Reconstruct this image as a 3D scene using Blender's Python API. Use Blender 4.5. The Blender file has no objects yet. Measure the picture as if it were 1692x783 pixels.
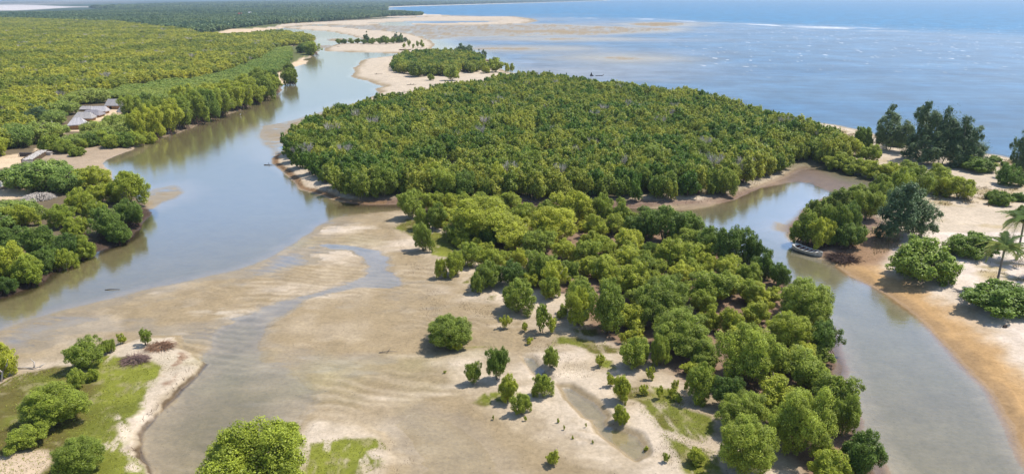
import bpy, math, random
import numpy as np
from mathutils import Vector, Matrix

# ------------------------------------------------------------------ camera, light, exposure
SC = bpy.context.scene
F = 1200.0; H = 42.0; CX, CY = 846.0, 391.5; HZ = -4.0
PITCH = math.atan((CY - HZ) / F)
cam_data = bpy.data.cameras.new('camera'); cam = bpy.data.objects.new('camera', cam_data)
SC.collection.objects.link(cam); SC.camera = cam
cam.location = (0, 0, H); cam.rotation_euler = (math.pi/2 - PITCH, 0, 0)
cam_data.sensor_width = 36; cam_data.lens = 36*F/1692; cam_data.clip_start = 1; cam_data.clip_end = 90000
SUN_AZ = math.radians(68)       # from +Y towards +X
SUN_EL = math.radians(61)
W = bpy.data.worlds.new('World'); SC.world = W; W.use_nodes = True
nt = W.node_tree; nt.nodes.clear()
sky = nt.nodes.new('ShaderNodeTexSky'); sky.sky_type = 'NISHITA'; sky.sun_disc = False
sky.sun_elevation = SUN_EL; sky.sun_rotation = SUN_AZ; sky.altitude = 0; sky.air_density = 1.0; sky.dust_density = 0.8; sky.ozone_density = 2.0
bg = nt.nodes.new('ShaderNodeBackground'); bg.inputs[1].default_value = 0.15
wo = nt.nodes.new('ShaderNodeOutputWorld')
nt.links.new(sky.outputs[0], bg.inputs[0]); nt.links.new(bg.outputs[0], wo.inputs[0])
sd = bpy.data.lights.new('sun', 'SUN'); sd.energy = 4.2; sd.angle = math.radians(0.5); sd.color = (1, 0.95, 0.87)
so = bpy.data.objects.new('sun', sd); SC.collection.objects.link(so)
sdir = Vector((math.sin(SUN_AZ)*math.cos(SUN_EL), math.cos(SUN_AZ)*math.cos(SUN_EL), math.sin(SUN_EL)))
so.rotation_euler = sdir.to_track_quat('Z', 'Y').to_euler(); so.location = sdir*300
SC.view_settings.view_transform = 'Standard'; SC.view_settings.look = 'None'
SC.view_settings.gamma = 1; SC.view_settings.exposure = 0.33
SC.render.engine = 'CYCLES'
SC.cycles.max_bounces = 6; SC.cycles.diffuse_bounces = 2; SC.cycles.glossy_bounces = 2
SC.cycles.transmission_bounces = 3; SC.cycles.transparent_max_bounces = 8; SC.cycles.volume_bounces = 0
SC.cycles.caustics_reflective = False; SC.cycles.caustics_refractive = False

# ------------------------------------------------------------------ helpers
def P(px, py, z=0.0):
    """photo pixel -> point on the level z"""
    px = np.asarray(px, float); py = np.asarray(py, float)
    u = (px - CX)/F; v = (CY - py)/F
    dy = math.cos(PITCH) + v*math.sin(PITCH); dz = -math.sin(PITCH) + v*math.cos(PITCH)
    t = (z - H)/np.minimum(dz, -1e-5)
    return u*t, dy*t
def ppm(px, py):
    """pixels per metre across at a ground pixel"""
    x, y = P(px, py); depth = y*math.cos(PITCH) + H*math.sin(PITCH)
    return F/depth
def depr(py): return PITCH + math.atan((py - CY)/F)

def _h(ix, iy, s):
    n = (ix.astype(np.int64)*374761393 + iy.astype(np.int64)*668265263 + s*1442695041) & 0xffffffff
    n = ((n ^ (n >> 13))*1274126177) & 0xffffffff
    n = (n ^ (n >> 16)) & 0xffff
    return n.astype(np.float32)/65535.0
def vn(x, y, s=0):
    ix = np.floor(x); iy = np.floor(y); fx = (x-ix).astype(np.float32); fy = (y-iy).astype(np.float32)
    fx = fx*fx*(3-2*fx); fy = fy*fy*(3-2*fy)
    a = _h(ix, iy, s); b = _h(ix+1, iy, s); c = _h(ix, iy+1, s); d = _h(ix+1, iy+1, s)
    return (a*(1-fx)+b*fx)*(1-fy) + (c*(1-fx)+d*fx)*fy
def fbm(x, y, scale, octv=4, s=0, gain=.55):
    x = np.asarray(x, float); y = np.asarray(y, float)
    t = 0; a = 1; n = 0; f = 1.0/scale
    for o in range(octv):
        t = t + a*vn(x*f+o*17.3, y*f-o*9.1, s+o); n += a; a *= gain; f *= 2.03
    return (t/n - .5)*2      # about -1..1 (mostly -.6...6)
def sstep(a, b, x):
    t = np.clip((x-a)/(b-a), 0, 1); return t*t*(3-2*t)

def sdist(X, Y, poly, world=False, far=60.0):
    """signed distance in metres, + inside"""
    pl = np.array(poly, float)
    if not world: a, b = P(pl[:, 0], np.maximum(pl[:, 1], HZ+1.2)); pl = np.stack([a, b], 1)
    out = np.full(X.shape, -far, np.float32)
    m = (X > pl[:, 0].min()-far) & (X < pl[:, 0].max()+far) & (Y > pl[:, 1].min()-far) & (Y < pl[:, 1].max()+far)
    if not m.any(): return out
    x = X[m]; y = Y[m]; d2 = np.full(x.shape, 1e18); ins = np.zeros(x.shape, bool)
    n = len(pl)
    for i in range(n):
        ax, ay = pl[i]; bx, by = pl[(i+1) % n]
        ex, ey = bx-ax, by-ay; L = ex*ex+ey*ey+1e-9
        t = np.clip(((x-ax)*ex+(y-ay)*ey)/L, 0, 1)
        q = (x-ax-t*ex)**2+(y-ay-t*ey)**2
        d2 = np.minimum(d2, q)
        if ay != by:
            c = ((ay > y) != (by > y)) & (x < (bx-ax)*(y-ay)/(by-ay)+ax)
            ins ^= c
    d = np.sqrt(d2); d[~ins] *= -1
    out[m] = np.maximum(d, -far)
    return out

def mesh_np(name, V, Q, smooth=False):
    me = bpy.data.meshes.new(name)
    V = np.asarray(V, np.float32); Q = np.asarray(Q, np.int32)
    me.vertices.add(len(V)); me.vertices.foreach_set('co', V.ravel())
    k = Q.shape[1]
    me.loops.add(Q.size); me.loops.foreach_set('vertex_index', Q.ravel())
    me.polygons.add(len(Q)); me.polygons.foreach_set('loop_start', np.arange(0, Q.size, k, dtype=np.int32))
    if smooth: me.polygons.foreach_set('use_smooth', np.ones(len(Q), bool))
    me.update(calc_edges=True)
    return me
def attr_f(me, name, vals):
    a = me.attributes.new(name, 'FLOAT', 'POINT'); a.data.foreach_set('value', np.asarray(vals, np.float32).ravel())
def attr_c(me, name, rgb):
    a = me.attributes.new(name, 'FLOAT_COLOR', 'POINT')
    c = np.ones((len(rgb), 4), np.float32); c[:, :3] = rgb; a.data.foreach_set('color', c.ravel())

COL = SC.collection
def link(name, me, mats=None, parent=None, loc=None, kind=None):
    o = bpy.data.objects.new(name, me); COL.objects.link(o)
    if mats is not None:
        for m in (mats if isinstance(mats, (list, tuple)) else [mats]): me.materials.append(m)
    if parent: o.parent = parent
    if loc is not None: o.location = loc
    if kind: o['kind'] = kind
    return o
def thing(name, label, cat, loc=(0, 0, 0), rz=0, scale=None, group=None):
    o = bpy.data.objects.new(name, None); COL.objects.link(o); o.empty_display_size = .3
    o.location = loc; o.rotation_euler = (0, 0, rz)
    if scale is not None: o.scale = scale
    o['label'] = label; o['category'] = cat
    if group: o['group'] = group
    return o
def tag(o, label, cat, group=None):
    o['label'] = label; o['category'] = cat
    if group: o['group'] = group
    return o

class MB:
    """collects simple solids into one mesh"""
    def __init__(s): s.v = []; s.f = []
    def add(s, vs, fs):
        o = len(s.v); s.v += [tuple(v) for v in vs]; s.f += [tuple(i+o for i in f) for f in fs]
    def box(s, c, sz, rz=0.0, M=None):
        vs = []
        for z in (-.5, .5):
            for x, y in ((-.5, -.5), (.5, -.5), (.5, .5), (-.5, .5)):
                p = Vector((x*sz[0], y*sz[1], z*sz[2])); p = Matrix.Rotation(rz, 3, 'Z') @ p
                if M: p = M @ p
                vs.append(Vector(c)+p)
        s.add(vs, [(3, 2, 1, 0), (4, 5, 6, 7), (0, 1, 5, 4), (1, 2, 6, 5), (2, 3, 7, 6), (3, 0, 4, 7)])
    def tube(s, pts, rad, n=6, cap=True):
        pts = [Vector(p) for p in pts]; k = len(pts)
        if not hasattr(rad, '__len__'): rad = [rad]*k
        vs = []; fs = []
        for i, p in enumerate(pts):
            d = (pts[min(i+1, k-1)]-pts[max(i-1, 0)]).normalized()
            a = d.cross(Vector((0, 0, 1)) if abs(d.z) < .9 else Vector((1, 0, 0))).normalized(); b = d.cross(a)
            for j in range(n):
                t = 2*math.pi*j/n; vs.append(p+(a*math.cos(t)+b*math.sin(t))*rad[i])
        for i in range(k-1):
            for j in range(n):
                fs.append((i*n+j, i*n+(j+1) % n, (i+1)*n+(j+1) % n, (i+1)*n+j))
        if cap: fs.append(tuple(range(n))[::-1]); fs.append(tuple((k-1)*n+j for j in range(n)))
        s.add(vs, fs)
    def mesh(s, name, smooth=False):
        me = bpy.data.meshes.new(name); me.from_pydata([tuple(v) for v in s.v], [], s.f); me.update()
        if smooth: me.polygons.foreach_set('use_smooth', [True]*len(me.polygons))
        return me

# ------------------------------------------------------------------ materials
def newmat(name):
    m = bpy.data.materials.new(name); m.use_nodes = True; t = m.node_tree; t.nodes.clear()
    o = t.nodes.new('ShaderNodeOutputMaterial'); return m, t, o
def N(t, typ, **kw):
    n = t.nodes.new(typ)
    for k, v in kw.items(): setattr(n, k, v)
    return n
def solid(name, col, rough=.85, noise=.25, scale=6.0, bump=.0, spec=.3):
    m, t, o = newmat(name)
    b = N(t, 'ShaderNodeBsdfPrincipled'); b.inputs['Roughness'].default_value = rough; b.inputs['Specular IOR Level'].default_value = spec
    tc = N(t, 'ShaderNodeTexCoord'); nz = N(t, 'ShaderNodeTexNoise'); nz.inputs['Scale'].default_value = scale; nz.inputs['Detail'].default_value = 6
    t.links.new(tc.outputs['Object'], nz.inputs['Vector'])
    mr = N(t, 'ShaderNodeMapRange'); mr.inputs[1].default_value = .25; mr.inputs[2].default_value = .75
    mr.inputs[3].default_value = 1-noise; mr.inputs[4].default_value = 1+noise
    t.links.new(nz.outputs[0], mr.inputs[0])
    mx = N(t, 'ShaderNodeVectorMath', operation='SCALE'); mx.inputs[0].default_value = col
    t.links.new(mr.outputs[0], mx.inputs['Scale']); t.links.new(mx.outputs[0], b.inputs['Base Color'])
    if bump:
        bp = N(t, 'ShaderNodeBump'); bp.inputs['Strength'].default_value = bump; bp.inputs['Distance'].default_value = .05
        t.links.new(nz.outputs[0], bp.inputs['Height']); t.links.new(bp.outputs[0], b.inputs['Normal'])
    t.links.new(b.outputs[0], o.inputs[0]); return m

def leafmat(name, ca, cb, trans=.38, patch=90.0, spread=.75):
    """two leaf tones mixed by instance, by stand and by leaf"""
    m, t, o = newmat(name)
    oi = N(t, 'ShaderNodeObjectInfo'); at = N(t, 'ShaderNodeAttribute'); at.attribute_name = 'v'
    nz = N(t, 'ShaderNodeTexNoise'); nz.inputs['Scale'].default_value = 1/patch; nz.inputs['Detail'].default_value = 3
    t.links.new(oi.outputs['Location'], nz.inputs['Vector'])
    a1 = N(t, 'ShaderNodeMath', operation='MULTIPLY_ADD'); a1.inputs[1].default_value = spread; a1.inputs[2].default_value = .5-spread*.5-.17
    t.links.new(oi.outputs['Random'], a1.inputs[0])
    pm = N(t, 'ShaderNodeMapRange'); pm.inputs[1].default_value = .36; pm.inputs[2].default_value = .64; pm.inputs[3].default_value = -.38; pm.inputs[4].default_value = .38
    t.links.new(nz.outputs[0], pm.inputs[0])
    a2 = N(t, 'ShaderNodeMath', operation='ADD'); t.links.new(pm.outputs[0], a2.inputs[0]); t.links.new(a1.outputs[0], a2.inputs[1])
    a3 = N(t, 'ShaderNodeMath', operation='MULTIPLY_ADD', use_clamp=True); a3.inputs[1].default_value = .35
    t.links.new(at.outputs['Fac'], a3.inputs[0]); t.links.new(a2.outputs[0], a3.inputs[2])
    mx = N(t, 'ShaderNodeMix', data_type='RGBA'); mx.inputs[6].default_value = (*ca, 1); mx.inputs[7].default_value = (*cb, 1)
    t.links.new(a3.outputs[0], mx.inputs[0])
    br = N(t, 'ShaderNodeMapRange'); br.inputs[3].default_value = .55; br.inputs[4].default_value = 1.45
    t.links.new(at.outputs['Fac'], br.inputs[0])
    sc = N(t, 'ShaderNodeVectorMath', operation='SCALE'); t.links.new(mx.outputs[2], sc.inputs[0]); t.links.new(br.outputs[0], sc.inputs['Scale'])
    d = N(t, 'ShaderNodeBsdfPrincipled'); d.inputs['Roughness'].default_value = .5; d.inputs['Specular IOR Level'].default_value = .35
    tr = N(t, 'ShaderNodeBsdfTranslucent'); ms = N(t, 'ShaderNodeMixShader'); ms.inputs[0].default_value = trans
    t.links.new(sc.outputs[0], d.inputs['Base Color']); t.links.new(sc.outputs[0], tr.inputs['Color'])
    t.links.new(d.outputs[0], ms.inputs[1]); t.links.new(tr.outputs[0], ms.inputs[2]); t.links.new(ms.outputs[0], o.inputs[0])
    return m
# ------------------------------------------------------------------ outlines (photo pixels, laid out on the ground plane)
LEFT = [(-700,900),(-400,600),(-100,512),(0,490),(30,481),(70,464),(96,446),(123,432),(160,418),(190,406),(210,392),(232,368),(250,352),(238,343),(226,333),(205,310),(189,298),(180,284),(171,271),(197,257),(220,246),(255,234),(309,216),(349,199),(389,184),(432,166),(458,153),(462,145),(470,140),(486,138),(490,132),(478,122),(468,121),(482,112),(502,104),(503,99),(520,94),(530,87),(522,78),(500,77),(480,77),(470,74),(490,72),(517,70),(520,65),(500,59),(470,54),(440,56),(414,53),(430,49),(450,46),(470,40),(600,30),(700,28),(745,26.6),(735,25.4),(690,23.5),(640,17.5),(620,15),(640,12.6),(700,10.4),(800,7.6),(900,4.8),(1000,1.9),(1013,0.6),(900,-2.4),(-4000,-2.6),(-4000,600)]
BEACH = [(330,60),(345,55),(375,50),(400,45),(450,41),(520,37),(600,33),(650,30.5),(720,27.5),(745,26.8),(850,28),(880,31.5),(888,35),(870,39),(800,42),(720,42),(660,41),(600,42),(560,42),(523,41),(480,45),(450,49),(414,54)]
SPIT = [(470,46.5),(523,43),(560,45.5),(600,49),(640,52),(680,57),(705,65),(719,74),(716,80),(710,84),(680,88),(640,88.5),(600,87),(560,86),(540,84.5),(536,82),(548,77),(560,73),(600,71),(604,66.5),(578,58),(540,52),(500,49)]
LAGOON = [(608,38.5),(680,35.2),(790,34.6),(832,36),(780,38),(700,39.4),(640,41)]
BARS = [[(760,48.5),(850,50),(960,51.5),(1045,54),(960,55.2),(840,53)],[(780,80.3),(850,79.6),(925,80.6),(860,82.6),(790,82.4)],
        [(985,96),(1030,94.5),(1075,97),(1030,99.3)],[(1030,40.5),(1080,37.5),(1132,38.5),(1130,43),(1080,44)],[(518,66),(560,64.5),(597,65.5),(560,68.5)],
        [(500,78),(540,75),(552,76),(535,80)],[(840,64),(950,63.2),(1010,64.6),(920,66)]]
WETFLAT = [(520,43),(640,43),(760,42.5),(900,40),(1000,44),(1120,47),(1100,52),(980,58),(860,60),(760,61),(720,66),(700,62),(640,52),(560,46)]
ISLE3 = [(594,104),(600,99),(625,95),(660,92),(700,88),(760,84),(800,97),(820,105),(832,118),(850,121),(870,126),(840,150),(640,190),(560,182),(580,175),(617,163),(629,155),(621,147),(633,143),(608,134),(588,129),(581,126),(588,112)]
EAST = [(450,262),(468,251),(471,240),(468,226),(480,205),(520,192),(560,181),(640,150),(760,125),(850,122),(900,128),(1000,144),(1080,153),(1130,160),(1180,170),(1243,181),(1319,199),(1379,208),(1429,219),(1480,236),(1560,248),(1620,254),(1650,258),(1692,266),(1800,286),(2200,345),(2700,420),(2700,1200),(1850,1200),(1760,880),(1720,800),(1692,752),(1667,701),(1634,644),(1587,599),(1533,540),(1512,520),(1475,493),(1446,476),(1406,456),(1382,439),(1359,428),(1335,420),(1309,403),(1294,387),(1300,376),(1326,350),(1359,330),(1382,322),(1410,318),(1440,312),(1462,303),(1440,296),(1380,284),(1340,279),(1325,283),(1300,296),(1260,311),(1210,329),(1160,341),(1105,346),(1040,344),(940,339),(880,341),(800,339),(720,336),(660,337),(610,338),(570,334),(545,329),(520,321),(495,313),(482,301),(470,289),(462,279),(449,270)]
NOSEFLAT = [(434,208),(470,203),(520,190),(600,165),(640,165),(560,205),(500,235),(480,262),(462,258),(440,240),(430,222)]
MUDFLAT = [(1100,348),(1150,338),(1210,324),(1262,306),(1300,292),(1325,280),(1380,280),(1440,292),(1475,303),(1450,316),(1415,322),(1382,322),(1362,312),(1343,302),(1318,300),(1289,306),(1240,314),(1173,339),(1130,347)]
BOATMUD = [(1283,368),(1300,372),(1325,352),(1350,335),(1380,322),(1400,330),(1330,395),(1300,392),(1296,385),(1283,380)]
FORE = [(-400,640),(-60,570),(0,548),(60,527),(110,512),(180,497),(250,478),(330,462),(400,446),(450,425),(490,400),(530,372),(560,358),(600,352),(660,349),(740,350),(900,352),(1040,353),(1100,358),(1155,372),(1165,384),(1230,425),(1294,463),(1330,500),(1365,540),(1375,585),(1385,615),(1392,645),(1412,690),(1423,727),(1440,757),(1455,790),(1490,900),(1600,1200),(-900,1200)]
CLUST = [(598,353),(640,360),(622,374),(642,392),(668,402),(692,430),(722,462),(762,482),(800,502),(832,522),(852,546),(870,566),(840,574),(790,568),(740,572),(702,585),(690,602),(702,622),(742,647),(762,667),(802,692),(852,722),(902,752),(935,783),(970,900),(1480,900),(1453,790),(1438,757),(1421,727),(1410,690),(1390,645),(1383,615),(1373,585),(1363,542),(1328,502),(1292,465),(1228,427),(1163,386),(1153,374),(1098,360),(1038,355),(900,354),(740,352),(660,351)]
ISLET = [(-400,660),(-60,648),(0,632),(60,614),(150,604),(172,590),(200,576),(240,560),(290,560),(312,588),(336,603),(305,638),(284,662),(251,690),(232,715),(230,745),(245,783),(275,900),(-700,1000)]
LUMP = [(478,735),(500,700),(530,688),(590,700),(634,716),(645,745),(655,800),(690,900),(440,900)]
CHAN = [(540,404),(590,405),(625,413),(642,428),(640,445),(662,460),(650,478),(600,475),(560,484),(510,500),(465,525),(425,560),(440,600),(500,620),(530,650),(500,690),(470,740),(440,800),(430,900),(275,900),(243,783),(226,742),(230,714),(249,689),(282,661),(303,637),(334,604),(332,585),(352,560),(392,528),(442,503),(500,485),(560,470),(600,457),(612,441),(600,426),(575,415),(545,411)]
POOL = [(640,686),(690,664),(740,680),(790,700),(830,735),(870,775),(900,830),(880,900),(700,900),(680,790),(650,740),(610,700)]
POOL2 = [(455,590),(540,585),(590,600),(620,618),(560,640),(500,625)]
PUDDLES = [[(922,640),(945,640),(985,665),(1004,690),(995,700),(965,690),(935,662)],[(862,590),(880,590),(903,612),(908,628),(892,628),(875,610)],[(985,700),(1020,706),(1055,722),(1068,750),(1050,762),(1020,740),(990,716)]]
GRASS = [[(-300,650),(0,640),(22,625),(62,612),(140,604),(165,594),(200,596),(235,598),(272,610),(258,640),(240,668),(216,700),(212,740),(236,783),(262,900),(-500,1000)],
 [(500,742),(570,730),(625,733),(634,744),(590,749),(624,762),(630,774),(600,785),(615,900),(480,900)],[(1020,655),(1060,665),(1080,680),(1130,668),(1110,650),(1060,640)],[(985,592),(1020,600),(1015,618),(990,610)],[(1225,603),(1262,590),(1272,612),(1240,624)],[(940,545),(985,548),(1000,560),(950,558)],[(1130,760),(1175,745),(1195,790),(1140,800)],
 [(892,575),(925,555),(968,560),(1030,578),(1025,592),(985,588),(940,576),(905,580)],[(740,584),(760,572),(800,570),(835,574),(790,580)],
 [(780,668),(800,650),(840,648),(868,655),(850,668),(800,674)],
 [(1062,682),(1095,668),(1130,676),(1180,690),(1192,720),(1160,740),(1120,730),(1085,710)],[(1090,720),(1150,738),(1190,760),(1180,800),(1130,790),(1100,750)],
 [(646,378),(672,362),(700,366),(716,385),(755,392),(768,420),(745,432),(716,424),(700,400),(670,388)],[(798,492),(830,486),(820,500),(805,500)],[(765,470),(780,455),(800,462),(790,474)],
 [(1180,640),(1250,655),(1262,672),(1210,668)],[(1375,232),(1405,228),(1400,245),(1378,242)],[(1590,268),(1640,270),(1670,285),(1600,282)]]
MUDZ = [[(930,500),(960,560),(1060,600),(1150,650),(1200,660),(1260,700),(1300,800),(1330,900),(1480,900),(1453,790),(1423,727),(1385,615),(1365,540),(1294,465),(1165,384),(1040,354),(700,350),(780,425),(880,490)],
 [(560,335),(640,330),(800,330),(1000,332),(1160,335),(1260,305),(1330,278),(1400,285),(1480,305),(1470,318),(1380,325),(1320,300),(1200,335),(1050,347),(560,342)],
 [(1290,380),(1340,330),(1400,330),(1470,380),(1500,400),(1450,445),(1400,440),(1340,420)]]
FORESTFLOOR = [(478,260),(490,225),(560,190),(700,160),(860,133),(1000,150),(1130,165),(1250,192),(1360,225),(1400,262),(1480,290),(1560,318),(1450,330),(1330,278),(1200,325),(1040,335),(640,330),(560,322),(510,290)]
DRYGRASS = [[(1540,325),(1600,318),(1680,320),(1692,345),(1640,352),(1560,352),(1530,342)],[(1600,445),(1692,440),(1720,480),(1660,490),(1620,480)],[(1440,405),(1480,395),(1490,420),(1440,430)],[(1380,218),(1420,222),(1415,245),(1380,240)],[(1660,262),(1720,268),(1720,300),(1650,290)]]

# ------------------------------------------------------------------ terrain and water height
ts = [1.35]
while ts[-1] < 1120:
    t = ts[-1]; ts.append(t + max(.25, min(1.9, t*.035)))
rows = np.array(ts) + HZ
cols = np.arange(-620, 2330, 2.3)
PXg, PYg = np.meshgrid(cols, rows)
X, Y = P(PXg, PYg); nr, nc = X.shape
X = X.ravel(); Y = Y.ravel(); D = np.sqrt(X*X+Y*Y)

LN = fbm(X, Y, 14, 4, 3); FN = fbm(X, Y, 2.6, 4, 9); XN = fbm(X, Y, 90, 4, 5)
jit = LN*np.clip(D*.012, .5, 9) + FN*.35
def land(poly, hmax, L, slope=.12, j=1.0, jn=None):
    s = sdist(X, Y, poly) + jit*j
    return np.where(s > 0, hmax*(1-np.exp(-s/L)), np.maximum(s*slope, -2.6)).astype(np.float32), s
Z = np.full(X.shape, -2.6, np.float32)
hL, sL = land(LEFT, .9, 3.0, .16)
hB, sB = land(BEACH, .5, 10, .03, .4)
hS, sS = land(SPIT, .8, 7, .05, .4)
h3, s3 = land(ISLE3, .8, 6, .06, .5)
hE, sE = land(EAST, 1.3, 7, .09, .6)
for h in (hL, hB, hS, h3, hE): Z = np.maximum(Z, h)
sLag = sdist(X, Y, LAGOON); Z = np.where(sLag > -2, np.minimum(Z, -sLag*.02), Z)
RIP = fbm(X*.35+FN*.5, Y*1.0, 1.7, 3, 21)         # ripple ridges across the flats
BIG = fbm(X, Y, 11, 4, 31)
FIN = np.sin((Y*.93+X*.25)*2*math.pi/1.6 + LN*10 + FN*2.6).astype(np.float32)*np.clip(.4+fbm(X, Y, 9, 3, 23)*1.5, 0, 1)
def flat(poly, h0, amp, L=5, slope=.05):
    global Z
    s = sdist(X, Y, poly) + jit*.8
    h = np.where(s > 0, h0*(1-np.exp(-s/L)) + amp*(BIG*.7+RIP*.6)*np.clip(s/3, 0, 1), s*slope).astype(np.float32)
    Z = np.maximum(Z, np.maximum(h, -2.6)); return s
sW = flat(WETFLAT, .035, .09, 10, .006)
for b in BARS: flat(b, .10, .07, 8, .004)
flat(NOSEFLAT, .03, .08, 4, .02)
flat(MUDFLAT, .30, .10, 4, .04); flat(BOATMUD, .05, .08, 2, .05)
flat([(245,322),(262,312),(285,308),(300,318),(285,328),(262,336),(246,338)], .012, .1, 3, .03)
flat([(225,335),(255,330),(268,334),(250,345),(232,345)], .1, .04, 3, .05)
# the foreground sand flat
sF = sdist(X, Y, FORE) + LN*1.2 + FN*.5
sC = sdist(X, Y, CLUST) + LN*1.0 + FN*.3
sI = sdist(X, Y, ISLET) + LN*1.3 + FN*.55
sU = sdist(X, Y, LUMP) + LN*.5 + FN*.3
sCh = sdist(X, Y, CHAN) + LN*1.0 + FN*.4
sP = sdist(X, Y, POOL) + LN*1.3 + FN*.4
sP2 = sdist(X, Y, POOL2) + LN*1.3
hF = np.where(sF > 0, .11*(1-np.exp(-sF/5)), sF*.07) + np.clip(sF/2+.3, 0, 1)*(BIG*.045 + RIP*.03 + FN*.015 + FIN*.017)
hF = hF + .28*(1-np.exp(-np.maximum(sC, 0)/2.2)) + .1*fbm(X, Y, 5, 3, 44)*np.clip(sC/4, 0, 1)
hF = hF + .5*(1-np.exp(-np.maximum(sI, 0)/.9)) + .3*(1-np.exp(-np.maximum(sU, 0)/1.2))
chd = np.clip(sCh/7, 0, 1)
sCh = sCh + RIP*1.6*np.clip(1-sCh/3, 0, 1)
hF = np.where((sCh > -2), hF - (np.where(PYg.ravel() < 490, .22, .16)+.24*chd*np.clip((PYg.ravel()-500)/200, 0, 1))*sstep(-1.2, 1.6, sCh)*np.where(sI > .2, 0, 1), hF)
hF = hF - .15*sstep(-2, 4, sP + RIP*1.5) - .05*sstep(-1.5, 2.5, sP2 + RIP*2.5)
hF = hF - .10*sstep(.1, .5, fbm(X*.4, Y, 8, 4, 47))*np.clip(sF/4, 0, 1)*(sC < -.5)*(sI < -.5)
for pd in PUDDLES:
    s = sdist(X, Y, pd, far=6) + FN*.4; hF = hF - .56*np.clip((s+.6)/1.1, 0, 1)
hF = np.maximum(hF, -2.6)
Z = np.maximum(Z, hF.astype(np.float32))
cr_ = sstep(1150, 1220, PXg.ravel())*sstep(380, 430, PYg.ravel())*(PXg.ravel() > 1100)
Z = np.where(Z < -.42, Z + (-.42 - Z)*cr_*.85, Z).astype(np.float32)
Z = Z + np.where(Z > .35, fbm(X, Y, 7, 4, 51)*.16, 0).astype(np.float32)
# far inland rises a little
Z = Z + (sstep(0, 1, (sL-200)/3000)*np.where(D > 2500, 3, 0)).astype(np.float32)

px_, py_ = PXg.ravel(), PYg.ravel()
# ---- colours of the ground itself
def mixc(c, col, w):
    w = np.clip(w, 0, 1)[:, None]; return c*(1-w) + np.array(col, np.float32)*w
C = np.zeros((len(X), 3), np.float32) + np.array((.285, .215, .125), np.float32)      # damp tan sand
dry = sstep(.16, .5, Z + FN*.08 + XN*.06)
C = mixc(C, (.49, .40, .295), dry)
C = mixc(C, (.40, .31, .19), sstep(.03, -.05, Z)*.6)
C = mixc(C, (.30, .24, .12), sstep(-.08, -.45, Z)*.7)
C = mixc(C, (.60, .52, .42), sstep(.12, .5, RIP)*.55*((sF > 1) & (sC < 0) & (sI < 0))*sstep(-.1, .35, fbm(X, Y, 13, 3, 67))*(.25+.75*sstep(480, 330, px_)))
C = mixc(C, (.46, .37, .26), sstep(.1, .5, BIG)*.4*(sF > 0))
C = mixc(C, (.56, .46, .35), sstep(.15, .6, fbm(X*.35, Y, 6, 4, 61))*.8*((sF > 1) & (Z > .04)))
C = mixc(C, (.30, .23, .14), sstep(.15, .55, fbm(X, Y, 3.5, 4, 64))*.5*(sF > 0))
C = mixc(C, (.26, .26, .12), sstep(.25, .6, fbm(X, Y, 25, 4, 66))*.25*(sF > 0))
C = mixc(C, (.22, .165, .09), sstep(.3, .62, fbm(X*.5, Y, 4.5, 5, 68))*.45*((sF > 1) & (sC < 0) & (sI < 0)))
fl_ = ((sF > 1) & (sC < 1) & (sI < 0))
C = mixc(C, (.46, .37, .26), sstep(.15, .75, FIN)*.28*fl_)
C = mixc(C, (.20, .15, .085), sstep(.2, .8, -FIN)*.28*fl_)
ck = sstep(1120, 1200, px_)*sstep(330, 360, py_)*sstep(.02, -.12, Z)
C = mixc(C, (.30, .255, .175), ck*.85)
# right bank: orange damp slope by the creek, white above
rb = (PXg.ravel() > 1380) & (Z > -.06) & (PYg.ravel() > 395)
C = np.where(rb[:, None], mixc(C, (.42, .26, .115), sstep(9, 3, sE+FN*2)), C)
C = np.where((rb & (sE > 3))[:, None], mixc(C, (.60, .50, .41), sstep(5, 12, sE+FN*3)), C)
C = np.where((rb)[:, None], mixc(C, (.28, .18, .09), sstep(2.6, .8, sE+FN)*.8), C)
# inland floor of the mangroves, left mainland soil
C = mixc(C, (.115, .125, .040), sstep(.2, 2.5, sL + LN*1.5)*(PXg.ravel() < 640)*(D < 1900))
C = mixc(C, (.15, .105, .07), sstep(-.5, .3, sL)*(PXg.ravel() < 500)*(PYg.ravel() > 128)*.8)
far = D > 1900
C = np.where((far & (sL > 20))[:, None], mixc(C, (.045, .075, .045), np.ones(len(X))), C)
# distant dry country and the salt pan top left
px_, py_ = PXg.ravel(), PYg.ravel()
pan = sstep(1.5, -.5, np.abs(py_-14.2-(px_*-.012)) - 4.2*sstep(140, 20, px_))*(px_ < 150)
C = mixc(C, (.55, .5, .47), pan)
arid = sstep(320, 120, px_ + py_*8)*sstep(9.5, 8, py_)
C = mixc(C, (.42, .35, .31), arid*sstep(-.1, .3, fbm(X*.25, Y, 260, 4, 71)))
# far beach line
fb = sstep(60, 8, np.abs(sL-30))*(D > 1900)*(px_ > 600)
C = mixc(C, (.62, .55, .45), fb)
for y_ in ([(110,212),(135,198),(165,186),(180,180),(210,186),(196,196),(165,206),(140,222),(112,222)], [(104,224),(118,228),(116,240),(90,262),(50,268),(60,250),(104,236)], [(-40,322),(50,318),(62,332),(20,336),(-40,340)], [(-20,268),(40,258),(70,262),(60,280),(-20,285)],
           [(70,290),(120,262),(170,262),(195,256),(250,236),(240,250),(205,262),(178,272),(190,300),(120,290)], [(460,120),(503,95),(510,102),(490,125),(470,142),(455,140)], [(395,125),(432,96),(438,99),(400,128)], [(280,137),(330,128),(350,130),(300,140)], [(350,58),(378,50),(470,46),(440,56),(400,56)]):
    C = mixc(C, (.56, .42, .27), sstep(-.6, .9, sdist(X, Y, y_, far=20) + FN*.8))
C = mixc(C, (.33, .25, .17), sstep(-1, 1, sdist(X, Y, [(60,290),(60,262),(100,256),(130,250),(170,247),(215,240),(250,231),(256,236),(232,244),(195,262),(172,272),(190,300),(120,296)], far=20)+FN))
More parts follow.
